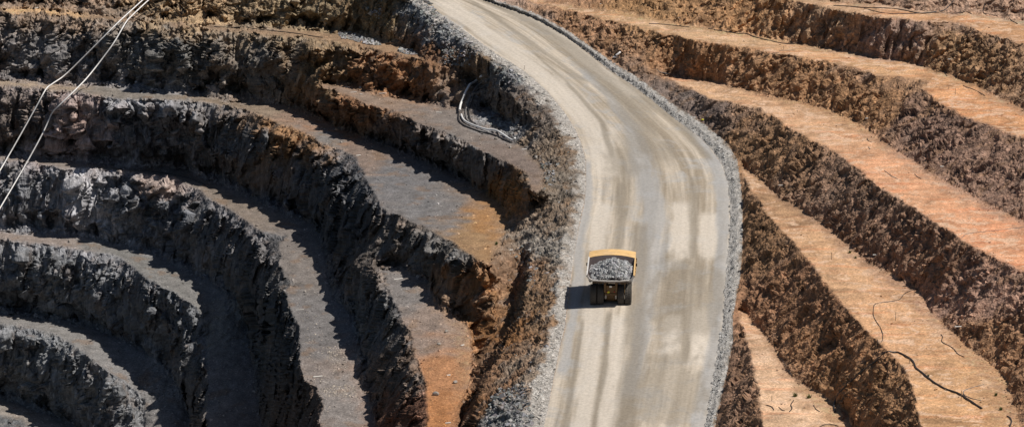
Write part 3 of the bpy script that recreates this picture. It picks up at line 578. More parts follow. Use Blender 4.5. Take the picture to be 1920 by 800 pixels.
# ------------------------------------------------------------------ shape helpers
def bm_obj(name, bm, mat, parent=None, smooth=False):
    me = bpy.data.meshes.new(name); bm.normal_update(); bm.to_mesh(me); bm.free()
    if smooth:
        for p in me.polygons: p.use_smooth = True
    return link(name, me, mat, parent)
def catmull(P, n=6):
    P = np.asarray(P, float)
    if len(P) < 3: return P
    E_ = np.vstack([2*P[0]-P[1], P, 2*P[-1]-P[-2]]); out = []
    for k_ in range(1, len(E_)-2):
        a, b, c, d = E_[k_-1:k_+3]
        for t_ in np.arange(n)/n: out.append(.5*((2*b)+(c-a)*t_+(2*a-5*b+4*c-d)*t_*t_+(3*b-a-3*c+d)*t_**3))
    return np.array(out+[E_[-2]])
def tube_mesh(name, P, r, seg=8):
    P = np.asarray(P, float); T = np.gradient(P, axis=0); T /= np.linalg.norm(T, axis=1, keepdims=True)+1e-9
    ref = np.array([.01, .02, 1.]); S = np.cross(T, ref); S /= np.linalg.norm(S, axis=1, keepdims=True)+1e-9; U_ = np.cross(S, T)
    a = np.arange(seg)*2*math.pi/seg
    V = P[:, None]+r*(np.cos(a)[None, :, None]*S[:, None]+np.sin(a)[None, :, None]*U_[:, None]); n = len(P)
    b_ = np.arange(n-1)[:, None]*seg; k_ = np.arange(seg)[None]; k2 = (k_+1) % seg
    Q = np.stack([b_+k_, b_+k2, b_+seg+k2, b_+seg+k_], -1).reshape(-1, 4)
    V = np.vstack([V.reshape(-1, 3), P[0], P[-1]]); c0, c1 = n*seg, n*seg+1
    caps = np.array([(c0, (q_+1) % seg, q_, q_) for q_ in range(seg)]+[(c1, (n-1)*seg+q_, (n-1)*seg+(q_+1) % seg, (n-1)*seg+(q_+1) % seg) for q_ in range(seg)])
    faces = [tuple(f) for f in Q.tolist()]+[tuple(f[:3]) for f in caps.tolist()]
    me = bpy.data.meshes.new(name); me.from_pydata(V.tolist(), [], faces); me.update()
    for p in me.polygons: p.use_smooth = True
    return me
M_WPIPE = mat_plain('white_poly_pipe', (.86, .83, .8), .5, 0, (.55, .48, .41), .25, 1.2)
M_WPIPE2 = mat_plain('clean_white_pipe', (.86, .84, .81), .45, 0, (.6, .54, .47), .15, 1.2)
M_BPIPE = mat_plain('black_poly_pipe', (.025, .024, .026), .45, 0, (.14, .115, .09), .35, 2.)
M_GPIPE = mat_plain('dusty_grey_pipe', (.2, .19, .185), .6, 0, (.34, .28, .22), .4, 2.)
M_BOARD = mat_plain('bleached_board', (.72, .68, .62), .8, 0, (.5, .42, .33), .3, 4.)
M_WOOD = mat_plain('weathered_stake', (.2, .15, .11), .9, 0, None, 0, 6.)
M_YEL = mat_plain('yellow_tape', (.75, .68, .03), .6)
M_ROCKW = mat_plain('boulder_stone', (.30, .27, .24), .95, 0, (.42, .36, .3), .4, 1.6, .1)

# two long white pipes hung from crest to crest down the far left wall
def hung(pix, sup, lift=.28):
    """pix: traced pixels; sup: indices where the pipe rests on the ground; depth in between runs straight"""
    dirs = []; tz = {}
    for k_, (px, py) in enumerate(pix):
        dx = (px-960.)/FPX; v = (400.-py)/FPX; d = np.array([dx, SE*v+CE, CE*v-SE]); dirs.append(d)
        if k_ in sup: g_ = ground(px, py); tz[k_] = (g_-np.array([0, 0, HC]))@d/(d@d)
    ks = sorted(tz); t_ = np.interp(range(len(pix)), ks, [tz[k_] for k_ in ks])
    for k_ in range(ks[-1]+1, len(pix)): t_[k_] = t_[k_-1]+(tz[ks[-1]]-tz[ks[-2]])*.4
    P = catmull(np.array([np.array([0, 0, HC])+d*(tt_-1.0) for d, tt_ in zip(dirs, t_)]), 8); org = np.array([0, 0, HC])
    pp = to_px(P); G = np.min([np.linalg.norm(ground(pp[:, 0]+a, pp[:, 1]+b)-org, axis=1) for a in (-9, 0, 9) for b in (-6, 0, 6)], 0)
    t0_ = np.linalg.norm(P-org, axis=1); cut = np.maximum(t0_-(G-.6), 0)
    cut = np.max([np.roll(cut, k_) for k_ in range(-7, 8)], 0)
    for _ in range(3): cut = np.convolve(np.pad(cut, 4, 'edge'), np.ones(9)/9, 'valid')
    return org+(P-org)*((t0_-cut*1.15)/t0_)[:, None]
l1 = [(330,-60),(300,-30),(268,0),(222,42),(175,89),(125,138),(100,156),(89,164),(81,176),(68,200),(40,250),(12,299),(-12,340),(-60,425),(-120,530),(-150,590)]
l2 = [(345,-60),(310,-28),(279,0),(246,31),(235,44),(215,78),(195,106),(165,144),(140,170),(112,197),(97,213),(80,250),(46,312),(0,390),(-40,458),(-100,560),(-130,600)]
for pts, sup, lb in ((l1, (0, 3, 7, 11, 15), 'long white pipe hanging down the upper left pit walls, left of the pair'), (l2, (0, 4, 8, 12, 16), 'long white pipe hanging down the upper left pit walls, right of the pair')):
    o = link('pipeline', tube_mesh('pipeline', hung(pts, sup), .15, 8), M_WPIPE); tag(o, lb, 'pipe', 'white pipes down the left walls')
# bundle of pipes on the short bench
def lay(pix, r, sub=6):
    p = catmull(np.array(pix, float), sub); P = ground(p[:, 0], p[:, 1]); k_ = np.array([.25, .5, .25])
    A_ = P.copy()
    for _ in range(6): A_[1:-1] = (A_[:-2]+2*A_[1:-1]+A_[2:])/4
    A_[:, 2] = np.maximum(A_[:, 2], P[:, 2]-.05)
    for _ in range(2): A_[1:-1] = (A_[:-2]+2*A_[1:-1]+A_[2:])/4
    A_[:, 2] += r*1.1; return A_
def hose(name, pix, r, mat, label, cat, group=None, sub=6, lift=0.):
    o = link(name, tube_mesh(name, lay(pix, r, sub)+np.array([0, -lift, lift]), r, 8), mat); return tag(o, label, cat, group)
g_ = 'pipes bundled on the short bench'
hose('pipe', [(906,149),(893,156),(881,169),(871,186),(864,203),(862,213)], .24, M_WPIPE2, 'thick white pipe curving up the bank at the head of the pipe bundle', 'pipe', g_, lift=.6)
hose('pipe', [(906,156),(894,166),(884,181),(877,199),(873,214),(876,226),(888,236),(900,240)], .15, M_GPIPE, 'dusty grey pipe curving along the inside of the pipe bundle', 'pipe', g_)
hose('pipe', [(905,161),(896,170),(888,185),(882,203),(879,216),(884,229),(894,236)], .14, M_BPIPE, 'black pipe innermost in the curve of the pipe bundle', 'pipe', g_)
hose('pipe', [(861,212),(859,222),(862,230),(870,236),(882,242),(898,247),(916,251),(932,256),(947,264),(958,269)], .16, M_BPIPE, 'black pipe along the outer bend of the pipe bundle', 'pipe', g_)
hose('pipe', [(865,218),(868,226),(875,232),(887,238),(902,243),(919,247),(935,251),(949,259),(958,265),(967,267)], .2, M_WPIPE2, 'white pipe lying along the bench at the tail of the pipe bundle', 'pipe', g_, lift=.15)
g_ = 'hoses lying over the right benches'
for pix, r, m_, lb in (
 ([(1566,771),(1563,763),(1566,750),(1576,735),(1590,718),(1607,703),(1640,680),(1660,665),(1672,661),(1683,660),(1693,664),(1705,671),(1713,679),(1716,688),(1722,695),(1735,705),(1750,717),(1766,726),(1781,732),(1796,737),(1806,743),(1818,752),(1830,761),(1841,767)], .17, M_BPIPE, 'thick black hose draped over the bank and across the wide tan bench'),
 ([(1720,541),(1697,549),(1690,559),(1680,564),(1645,568),(1639,572),(1637,590),(1642,600),(1653,618),(1656,633),(1650,647),(1642,662),(1622,686),(1600,706)], .07, M_BPIPE, 'thin dark hose winding across the wide tan bench and over its edge'),
 ([(1764,627),(1768,632),(1765,640),(1775,645),(1788,651),(1793,660),(1799,665),(1808,669)], .08, M_BPIPE, 'short wavy dark hose in the middle of the wide tan bench'),
 ([(1845,718),(1825,725),(1809,731),(1806,738),(1816,745),(1840,752)], .07, M_GPIPE, 'thin grey hose bent like a hook near the thick black hose end'),
 ([(1888,780),(1894,783),(1897,792),(1893,802),(1890,815)], .12, M_BPIPE, 'black hose end in the bottom right corner'),
 ([(1217,46),(1235,45),(1262,48),(1292,52)], .11, M_BPIPE, 'dark hose lying flat on the upper tan bench nearest the road'),
 ([(1328,55),(1360,61),(1385,64),(1402,64),(1412,69),(1430,74),(1450,78),(1470,82),(1490,83),(1508,80),(1524,72),(1538,58),(1548,40)], .12, M_BPIPE, 'long dark hose along the upper tan bench, rising up the bank at its end'),
 ([(1563,12),(1590,13),(1620,16),(1680,18),(1710,23),(1730,26),(1760,24),(1775,16),(1790,0)], .13, M_BPIPE, 'dark hose along the topmost bench climbing out of the picture'),
 ([(1620,17),(1660,27),(1720,26),(1790,24),(1810,24),(1822,28)], .10, M_BPIPE, 'dark hose on the topmost bench below the climbing hose'),
 ([(1848,-5),(1845,15),(1843,25),(1850,28),(1875,27)], .09, M_BPIPE, 'thin hose hanging down the bank in the top right corner'),
 ([(1892,32),(1893,38),(1908,46)], .09, M_BPIPE, 'short hose end on the topmost bench by the right edge'),
 ([(1773,133),(1772,140),(1776,144)], .09, M_BPIPE, 'short dark hose end at the foot of the yellow brown bank'),
 ([(1806,162),(1822,168),(1847,180)], .09, M_BPIPE, 'straight dark hose piece on the upper tan bench by the right edge'),
 ([(1652,30),(1632,48),(1618,62),(1600,76),(1580,90),(1570,96)], .10, M_BPIPE, 'dark hose running down the bank below the topmost bench'),
 ([(1461,99),(1446,100),(1425,110),(1408,122)], .08, M_BPIPE, 'thin dark hose slung down the bank below the upper tan bench'),
 ([(1461,95),(1475,95),(1491,95)], .07, M_GPIPE, 'straight grey pipe on the upper tan bench edge'),
 ([(1922,428),(1870,433),(1820,437),(1808,441),(1792,460),(1776,478)], .05, M_GPIPE, 'thin grey cable crossing the pink bench at the right edge'),
 ([(1626,259),(1628,264),(1634,268)], .07, M_BPIPE, 'tiny curled hose piece on the long tan bench'),
 ([(1617,265),(1632,280)], .07, M_GPIPE, 'straight hose piece below the tiny curled one on the long tan bench'),
 ([(1658,320),(1668,328),(1683,336)], .07, M_GPIPE, 'grey pipe piece half buried in the long tan bench'),
 ([(1715,326),(1718,331),(1727,336)], .07, M_BPIPE, 'short bent hose piece near the back of the long tan bench'),
 ([(1462,665),(1475,690),(1486,706)], .08, M_BPIPE, 'dark hose along the back of the small tan bench'),
 ([(1536,742),(1545,742),(1560,735),(1590,716),(1618,692)], .06, M_BPIPE, 'thin hose on the bank beside the thick black hose'),
 ([(1537,800),(1552,793),(1572,798)], .08, M_BPIPE, 'arched hose piece at the bottom edge of the small tan bench'),
 ([(1525,760),(1530,768),(1537,771)], .08, M_BPIPE, 'short bent hose on the small tan bench'),
 ([(1436,759),(1446,762),(1451,768)], .09, M_BPIPE, 'hooked black hose at the front of the small tan bench'),
 ([(1460,763),(1466,768),(1471,770)], .07, M_BPIPE, 'straight black hose scrap on the small tan bench'),
 ([(1488,751),(1482,760),(1486,766),(1480,772)], .10, M_BPIPE, 'black scrap bundle on the small tan bench'),
 ([(1227,126),(1240,135),(1255,141),(1267,147)], .18, M_BPIPE, 'black pipe lying on the grey rubble beside the road bend')):
    hose('hose', pix, r*.72, m_, lb, 'hose', g_)
hose('cable', [(402,52),(440,54),(480,56),(530,61),(570,66),(605,71)], .09, M_BPIPE, 'dark cable along the high brown bench', 'cable')
hose('cable', [(252,321),(290,322),(330,329),(360,337),(385,348)], .09, M_BPIPE, 'dark cable along the back of the third left bench', 'cable')

# boards, offcuts, stakes
def slab(name, px, py, ang, L_, w, h, mat, label, cat, group=None):
    bm = bmesh.new(); bmesh.ops.create_cube(bm, size=1); bmesh.ops.scale(bm, vec=(L_, w, h), verts=bm.verts)
    bmesh.ops.bevel(bm, geom=list(bm.edges), offset=min(w, h)*.18, segments=1, affect='EDGES')
    for v in bm.verts: v.co.z += .12*h*math.sin(v.co.x*2)
    o = bm_obj(name, bm, mat); g_ = ground(px, py); o.location = (g_[0], g_[1], g_[2]+h*.55); o.rotation_euler = (R(random.uniform(-8, 8)), R(random.uniform(-4, 4)), R(ang)); return tag(o, label, cat, group)
for px, py, an, L_, lb in (
 (68,19,35,1.0,'white stick at the end of the bright patch on the high brown bench'),(140,14,0,.7,'small white board below the rock face in the top left corner'),(202,157,0,.6,'white offcut at the foot of the wall beside the white pipes'),(347,162,10,.8,'white board caught on the rock wall above the second bench'),
 (651,163,-4,1.2,'white board at the narrow left end of the pipe bench'),(663,173,5,1.4,'pale plank on the left part of the pipe bench'),(677,177,0,.6,'small white block on the pipe bench'),(718,179,-3,1.6,'long white plank at the back of the pipe bench'),(823,211,-8,1.2,'pale board in the middle of the pipe bench'),
 (672,293,20,1.0,'white board at the crest where the wide grey bench turns'),(747,523,10,1.6,'white plank at the head of the rust coloured bench'),(596,706,14,1.7,'broken white plank on the dark bench'),(562,582,-5,1.6,'pale lath on the dark bench near its crest'),(606,548,0,.6,'small white block in the shadow of the dark wall'),
 (867,647,50,.8,'white stick standing out on the rust coloured bench'),(841,704,25,.7,'white chip on the lower rust coloured bench'),(840,793,5,.9,'white plank near the bottom of the rust coloured bench'),(957,468,25,1.0,'white block on the crest of the rust slope beside the road'),(983,281,0,1.0,'white block below the tail of the pipe bundle'),
 (1787,117,0,.9,'white board at the foot of the yellow brown bank'),(1626,222,0,.9,'white board at the back of the long tan bench'),(1767,312,0,.9,'white board on the dark slope above the long tan bench'),(1464,348,0,.9,'white board on the slope above the wide tan bench nearest the road'),(1641,477,0,1.1,'white board on a stake at the back of the wide tan bench'),(1803,617,-2,1.5,'longest white board, on the slope above the wide tan bench'),(1128,8,0,.8,'white board on the bank at the top of the road'),(1274,35,0,.6,'small white board on the bank above the upper tan bench'),
 (476,3,0,.01,'')):
    if lb: slab('board', px, py, an, L_, .28, .16, M_BOARD, lb, 'board', 'white boards left about the pit')
def halfpipe(px, py, pts, label):
    hose('pipe_offcut', pts, .22, M_WPIPE, label, 'pipe', None, 4)
halfpipe(0, 0, [(1149,108),(1154,109),(1159,108)], 'broken white pipe piece on the gravel windrow at the bend')
halfpipe(0, 0, [(1155,107),(1160,105),(1164,102)], 'second broken white pipe piece leaning by the first at the bend')
def stake(px, py, h, label):
    bm = bmesh.new(); bmesh.ops.create_cone(bm, cap_ends=True, segments=6, radius1=.05, radius2=.035, depth=h)
    for v in bm.verts: v.co.z += h/2-.1; v.co.x += .03*v.co.z*random.uniform(.5, 1)
    o = bm_obj('survey_stake', bm, M_WOOD); o.location = ground(px, py); tag(o, label, 'stake', 'survey stakes')
for px, py, h, lb in ((1559,486,1.3,'thin stake at the back of the wide tan bench, nearest the road'),(1679,600,1.4,'thin stake in the middle of the wide tan bench'),(1705,681,.9,'short stake beside the bend of the thick black hose'),(1802,750,1.6,'stake beside the end of the thick black hose'),(1791,178,1.3,'stake on the upper tan bench below the dark notch'),(1779,168,.7,'short stake left of the stake on the upper tan bench'),(1469,93,.9,'stake near the hose on the upper tan bench'),(983,131,1.0,'thin stake on the left edge of the road at the bend'),(1447,751,1.0,'stake on the small tan bench')):
    stake(px, py, h, lb)
bm = bmesh.new(); bmesh.ops.create_icosphere(bm, subdivisions=1, radius=.28)
for v in bm.verts: v.co *= random.uniform(.6, 1.3); v.co.z *= .6
o = bm_obj('marker_bag', bm, M_YEL); o.location = ground(1317, 226)+np.array([0, -.2, .15]); tag(o, 'bright yellow marker bag on the dark bank beside the road bend', 'marker')

# boulders one can pick out
def boulder(px, py, r, label, mat=M_ROCKW):
    bm = bmesh.new(); bmesh.ops.create_icosphere(bm, subdivisions=2, radius=1)
    pl = [Vector((random.uniform(-1, 1), random.uniform(-1, 1), random.uniform(-.6, 1))).normalized() for _ in range(9)]
    for v in bm.verts:
        for p in pl:
            d = v.co.dot(p)-random.uniform(.66, .7)
            if d > 0: v.co -= p*d
        v.co *= Vector((1.0, .8, .75))
    bmesh.ops.scale(bm, vec=(r, r, r), verts=bm.verts); bmesh.ops.rotate(bm, cent=(0, 0, 0), matrix=Euler((0, 0, random.uniform(0, 6))).to_matrix(), verts=bm.verts)
    o = bm_obj('boulder', bm, mat); o.location = ground(px, py)+np.array([0, 0, r*.35]); tag(o, label, 'boulder', 'boulders lying loose in the pit')
for px, py, r, lb in ((817,741,.62,'largest grey boulder on the lower rust coloured bench'),(853,717,.5,'pinkish boulder in the middle of the rust coloured bench'),(823,646,.4,'small grey boulder on the upper rust coloured bench'),(837,622,.45,'flat grey boulder near the head of the rust coloured bench'),(1006,300,.6,'grey boulder at the right end of the pipe bench'),(930,261,.5,'tan boulder just above the tail of the pipe bundle'),(957,278,.45,'tan boulder on the pipe bench below the pipe tail'),(1045,556,.6,'sandy boulder on the road shoulder beside the truck'),(970,727,.55,'pale boulder on the rubble slope near the bottom'),(1052,233,.35,'small pale boulder on the shoulder above the bend'),(675,165,.45,'round grey boulder on the left part of the pipe bench'),(572,548,.42,'dark boulder on the dark bench near its crest'),(130,455,.5,'dark boulder on the fourth left bench'),(1070,535,.28,'small brown stone on the road edge beside the truck'),(640,268,.4,'dark boulder on the wide grey bench'),(453,3,.01,'')):
    if lb: boulder(px, py, r, lb)

# small plants
M_GREEN = mat_plain('tuft_leaf', (.09, .13, .035), .8)
def tuft(px, py, r, n, label):
    bm = bmesh.new()
    for k_ in range(n):
        a = random.uniform(0, 6.28); t_ = random.uniform(.1, .9); h = r*random.uniform(.6, 1.2); w = r*.09
        p = Vector((math.cos(a)*r*t_*.5, math.sin(a)*r*t_*.5, 0)); tip = p+Vector((math.cos(a)*r*t_*.6, math.sin(a)*r*t_*.6, h)); s_ = Vector((-math.sin(a), math.cos(a), 0))*w
        bm.faces.new([bm.verts.new(p-s_), bm.verts.new(p+s_), bm.verts.new(tip)])
    o = bm_obj('grass_tuft', bm, M_GREEN); o.location = ground(px, py); tag(o, label, 'tuft', 'green tufts on the benches')
for px, py, r, lb in ((931,459,.55,'green tuft at the rusty corner of the wide grey bench'),(1593,474,.5,'green tuft at the back of the wide tan bench'),(1604,484,.4,'fainter green tuft below the other on the wide tan bench'),(1491,744,.6,'grass tuft on the small tan bench'),(1517,746,.6,'grass tuft by the hose on the small tan bench'),(1867,742,.45,'green tuft near the right end of the wide tan bench'),(1877,768,.45,'green tuft below the others by the bottom right corner'),(1740,706,.35,'green tuft touching the thick black hose')):
    tuft(px, py, r, 60, lb)

# ------------------------------------------------------------------ haul truck (x right, y forward, z up, origin under the rear axle)
M_TYEL = mat_plain('truck_paint', (.8, .5, .19), .5, 0, (.66, .5, .35), .55, 1.0)
M_STEEL = mat_plain('worn_body_steel', (.15, .115, .11), .55, .2, (.26, .21, .19), .5, 1.1)
M_LIP = mat_plain('scoured_steel', (.74, .71, .67), .5, .1, (.42, .32, .24), .3, 2.)
M_DARK = mat_plain('greasy_chassis', (.07, .05, .035), .7, 0, (.2, .11, .05), .45, 2.)
M_OCH = mat_plain('dusty_ochre_frame', (.15, .085, .032), .7, 0, (.1, .065, .04), .5, 2.)
M_TYRE = mat_plain('dusty_tyre', (.07, .063, .056), .9, 0, (.17, .145, .115), .5, 3.)
M_RIM = mat_plain('rim_paint', (.35, .2, .05), .6, 0, (.2, .15, .1), .5, 3.)
M_GLASS = mat_plain('cab_glass', (.03, .035, .04), .08)
M_RED = mat_plain('lamp_red', (.4, .02, .015), .3)
M_WHITE = mat_plain('lamp_white', (.8, .78, .74), .35)
truck = bpy.data.objects.new('haul_truck', None); C.objects.link(truck)
tag(truck, 'yellow haul truck loaded with grey rock climbing the road, seen from behind', 'truck')
def box(bm, x0, x1, y0, y1, z0_, z1_):
    m_ = Matrix.Translation(((x0+x1)/2, (y0+y1)/2, (z0_+z1_)/2)) @ Matrix.Diagonal((x1-x0, y1-y0, z1_-z0_, 1))
    return bmesh.ops.create_cube(bm, size=1, matrix=m_)['verts']
def part(name, boxes, mat, parent, bev=.03):
    bm = bmesh.new()
    for b_ in boxes: box(bm, *b_)
    if bev: bmesh.ops.bevel(bm, geom=list(bm.edges), offset=bev, segments=1, affect='EDGES')
    return bm_obj(name, bm, mat, parent)
# body: a bowl swept along y
YB = [-2.6, -1.2, .8, 3., 4.6, 6.3]
FZ = [4.90, 4.62, 4.2, 3.85, 3.75, 3.7]; RZ = [5.95, 6.12, 6.2, 6.26, 6.3, 6.3]; HB = 3.93
def section(k_, inset):
    """U profile from left rail to right rail"""
    y_, f, r_ = YB[k_], FZ[k_]+inset, RZ[k_]; hw = HB-inset; pr = []
    rad = 1.0
    pr.append((-hw, r_))
    for a in np.linspace(0, math.pi/2, 6): pr.append((-hw+rad-rad*math.cos(a), max(f+.12+rad-rad*math.sin(a), f+.12)))
    for xx in (-1.5, 0, 1.5): pr.append((xx, f+.12*(abs(xx)/2.9)**2))
    for a in np.linspace(math.pi/2, 0, 6): pr.append((hw-rad+rad*math.cos(a), max(f+.12+rad-rad*math.sin(a), f+.12)))
    pr.append((hw, r_)); return [Vector((a, y_, b)) for a, b in pr]
bm = bmesh.new(); O = [[bm.verts.new(p) for p in section(k_, 0)] for k_ in range(6)]; I = [[bm.verts.new(p) for p in section(k_, .14)] for k_ in range(6)]
nP = len(O[0])
for k_ in range(5):
    for q_ in range(nP-1):
        bm.faces.new([O[k_][q_], O[k_][q_+1], O[k_+1][q_+1], O[k_+1][q_]]); bm.faces.new([I[k_][q_], I[k_+1][q_], I[k_+1][q_+1], I[k_][q_+1]])
    for e_ in (0, nP-1):
        bm.faces.new([O[k_][e_], O[k_+1][e_], I[k_+1][e_], I[k_][e_]])
for q_ in range(nP-1): bm.faces.new([O[0][q_], I[0][q_], I[0][q_+1], O[0][q_+1]])
bm.faces.new(O[5][::-1]); bm.faces.new(I[5])
bmesh.ops.recalc_face_normals(bm, faces=bm.faces); body = bm_obj('dump_body', bm, M_STEEL, truck)
# headboard wall inside, leaning forward, and canopy
def arc(x_): return .42*(1-(x_/HB)**2)
bm = bmesh.new(); cols = np.linspace(-HB, HB, 11)
top_b = [bm.verts.new((x_, 6.3-.35*(abs(x_)/HB)**2, 6.3+arc(x_))) for x_ in cols]; top_f = [bm.verts.new((x_, 9.2-.15*(abs(x_)/HB)**2, 6.4+arc(x_))) for x_ in cols]
low_f = [bm.verts.new((x_, 9.2-.15*(abs(x_)/HB)**2, 6.22+arc(x_))) for x_ in cols]; low_b = [bm.verts.new((x_, 6.45, 6.1+arc(x_))) for x_ in cols]
for k_ in range(10):
    bm.faces.new([top_b[k_], top_b[k_+1], top_f[k_+1], top_f[k_]]); bm.faces.new([top_f[k_], top_f[k_+1], low_f[k_+1], low_f[k_]])
    bm.faces.new([low_f[k_], low_f[k_+1], low_b[k_+1], low_b[k_]]); bm.faces.new([low_b[k_], low_b[k_+1], top_b[k_+1], top_b[k_]])
for k_ in (0, 10): bm.faces.new([top_b[k_], top_f[k_], low_f[k_], low_b[k_]])
bmesh.ops.recalc_face_normals(bm, faces=bm.faces); bm_obj('canopy', bm, M_TYEL, body)
part('canopy_edge', [(-HB, HB, 9.18, 9.30, 6.2, 6.42)], M_DARK, body)
bm = bmesh.new(); tb = [bm.verts.new((x_, 6.28-.33*(abs(x_)/HB)**2, 6.26+arc(x_))) for x_ in cols]; lb_ = [bm.verts.new((x_*.96, 5.2, 3.9)) for x_ in cols]
for k_ in range(10): bm.faces.new([lb_[k_], lb_[k_+1], tb[k_+1], tb[k_]])
o = bm_obj('headboard', bm, M_STEEL, body); md = o.modifiers.new('solid', 'SOLIDIFY'); md.thickness = .12
# bright scoured lip round the tail and along the rails
bm = bmesh.new(); S0 = [p+Vector((0, -.04, 0)) for p in section(0, -.03)]; S1 = section(0, .17)
a = [bm.verts.new(p) for p in S0]; b = [bm.verts.new(p+Vector((0, -.04, 0))) for p in S1]; a2 = [bm.verts.new(p+Vector((0, .22, 0))) for p in S0]; b2 = [bm.verts.new(p+Vector((0, .22, 0))) for p in S1]
for q_ in range(nP-1):
    bm.faces.new([a[q_], b[q_], b[q_+1], a[q_+1]]); bm.faces.new([a[q_], a[q_+1], a2[q_+1], a2[q_]]); bm.faces.new([b[q_], b2[q_], b2[q_+1], b[q_+1]])
bmesh.ops.recalc_face_normals(bm, faces=bm.faces); bm_obj('tail_lip', bm, M_LIP, body)
for s_ in (-1, 1):
    bm = bmesh.new()
    for k_ in range(5):
        vs = []
        for kk in (k_, k_+1):
            for dx_, dz_ in ((-.11, -.22), (.11, -.22), (.11, .05), (-.11, .05)): vs.append(bm.verts.new((s_*(HB-.02)+dx_, YB[kk], RZ[kk]+dz_)))
        for f in ((0,1,5,4),(1,2,6,5),(2,3,7,6),(3,0,4,7)): bm.faces.new([vs[q_] for q_ in f])
    bmesh.ops.recalc_face_normals(bm, faces=bm.faces); bm_obj('side_rail', bm, M_LIP if s_ < 0 else M_TYEL, body)
    for yy in (-1.4, .4, 2.2, 4.0, 5.6):
        fz = float(np.interp(yy, YB, FZ)); part('rib', [(min(s_*HB, s_*(HB+.16)), max(s_*HB, s_*(HB+.16)), yy-.12, yy+.12, fz+.9, 6.05)], M_TYEL, body)
    part('lifting_lug', [(min(s_*(HB+.1), s_*(HB+.34)), max(s_*(HB+.1), s_*(HB+.34)), 3.6, 3.9, 5.6, 6.1)], M_DARK, body)
for yy in (-2.2, -1.3, -.3, .8, 2.0, 3.2, 4.4, 5.6):
    fz = float(np.interp(yy, YB, FZ)); part('floor_bolster', [(-2.9, 2.9, yy-.13, yy+.13, fz-.28, fz-.01)], M_DARK, body)
# chassis
frame = part('frame', [(-1.05, -.65, -.6, 8.8, 1.75, 2.65), (.65, 1.05, -.6, 8.8, 1.75, 2.65), (-1.05, 1.05, 3.4, 3.8, 1.85, 2.5), (-1.05, 1.05, 8.2, 8.9, 1.6, 2.6)], M_DARK, truck)
axle = bm_obj('axle_housing', (lambda bm: (bmesh.ops.create_cone(bm, cap_ends=True, segments=20, radius1=.95, radius2=.95, depth=2.1, matrix=Matrix.Translation((0, 0, 1.72)) @ Matrix.Rotation(math.pi/2, 4, 'Y')), bm)[1])(bmesh.new()), M_OCH, truck, True)
part('rear_crossmember', [(-1.08, 1.08, -1.25, -.95, 2.45, 3.75)], M_OCH, truck)
for s_ in (-1, 1):
    part('body_pivot', [(min(s_*.75, s_*1.12), max(s_*.75, s_*1.12), -1.55, -.7, 2.7, 4.35)], M_OCH, truck, .05)
    bm = bmesh.new(); bmesh.ops.create_cone(bm, cap_ends=True, segments=12, radius1=.16, radius2=.16, depth=2.2, matrix=Matrix.Translation((s_*.86, -.95, 2.5))); bm_obj('suspension_strut', bm, M_LIP, truck, True)
    bm = bmesh.new(); bmesh.ops.create_cone(bm, cap_ends=True, segments=12, radius1=.2, radius2=.2, depth=2.6, matrix=Matrix.Translation((s_*1.3, 2.6, 2.7)) @ Matrix.Rotation(R(-25), 4, 'X')); bm_obj('hoist_cylinder', bm, M_LIP, truck, True)
    part('tail_lamp', [(s_*.62-.1, s_*.62+.1, -1.34, -1.25, 2.62, 2.78)], M_RED, truck, .01)
part('reversing_lamp', [(-.22, .2, -1.42, -1.25, 3.5, 3.78)], M_WHITE, truck, .02)
part('number_plate', [(-.62, -.18, -1.33, -1.25, 2.5, 2.78)], M_YEL, truck, .01)
part('rear_guard', [(-1.02, 1.02, -1.32, -.95, 2.05, 2.4)], M_OCH, truck)
part('fuel_tank', [(1.15, 2.3, 2.0, 3.9, 1.3, 2.6)], M_TYEL, truck, .12); part('hydraulic_tank', [(-2.3, -1.15, 2.0, 3.9, 1.3, 2.6)], M_TYEL, truck, .12)
part('front_deck', [(-3.6, 3.6, 6.6, 9.4, 3.55, 3.75)], M_TYEL, truck)
part('radiator', [(-1.5, 1.5, 8.9, 9.5, 1.3, 3.55)], M_TYEL, truck, .06); part('engine_hood', [(-1.1, 1.1, 6.2, 8.9, 2.6, 3.55)], M_DARK, truck)
part('bumper', [(-3.3, 3.3, 9.3, 9.8, 1.1, 1.7)], M_TYEL, truck, .06)
cab = part('cab', [(-3.4, -1.3, 6.75, 8.9, 3.78, 5.9)], M_TYEL, truck, .08)
part('windscreen', [(-3.25, -1.45, 8.88, 8.93, 4.6, 5.65)], M_GLASS, cab, .01); part('rear_window', [(-3.25, -1.45, 6.71, 6.77, 4.7, 5.6)], M_GLASS, cab, .01); part('side_window', [(-3.44, -3.38, 6.95, 8.7, 4.6, 5.6)], M_GLASS, cab, .01)
for s_ in (-1, 1):
    part('headlight', [(s_*2.4-.3, s_*2.4+.3, 9.78, 9.86, 1.25, 1.55)], M_WHITE, truck, .02)
    bm = bmesh.new()
    for yy in (6.7, 8.0, 9.3): box(bm, s_*3.55-.03, s_*3.55+.03, yy-.03, yy+.03, 3.75, 4.85)
    for zz in (4.3, 4.85): box(bm, s_*3.55-.03, s_*3.55+.03, 6.7, 9.3, zz-.03, zz+.03)
    bm_obj('handrail', bm, M_TYEL, truck)
    part('mirror', [(s_*3.9-.2, s_*3.9+.2, 9.1, 9.2, 4.6, 5.3)], M_DARK, truck)
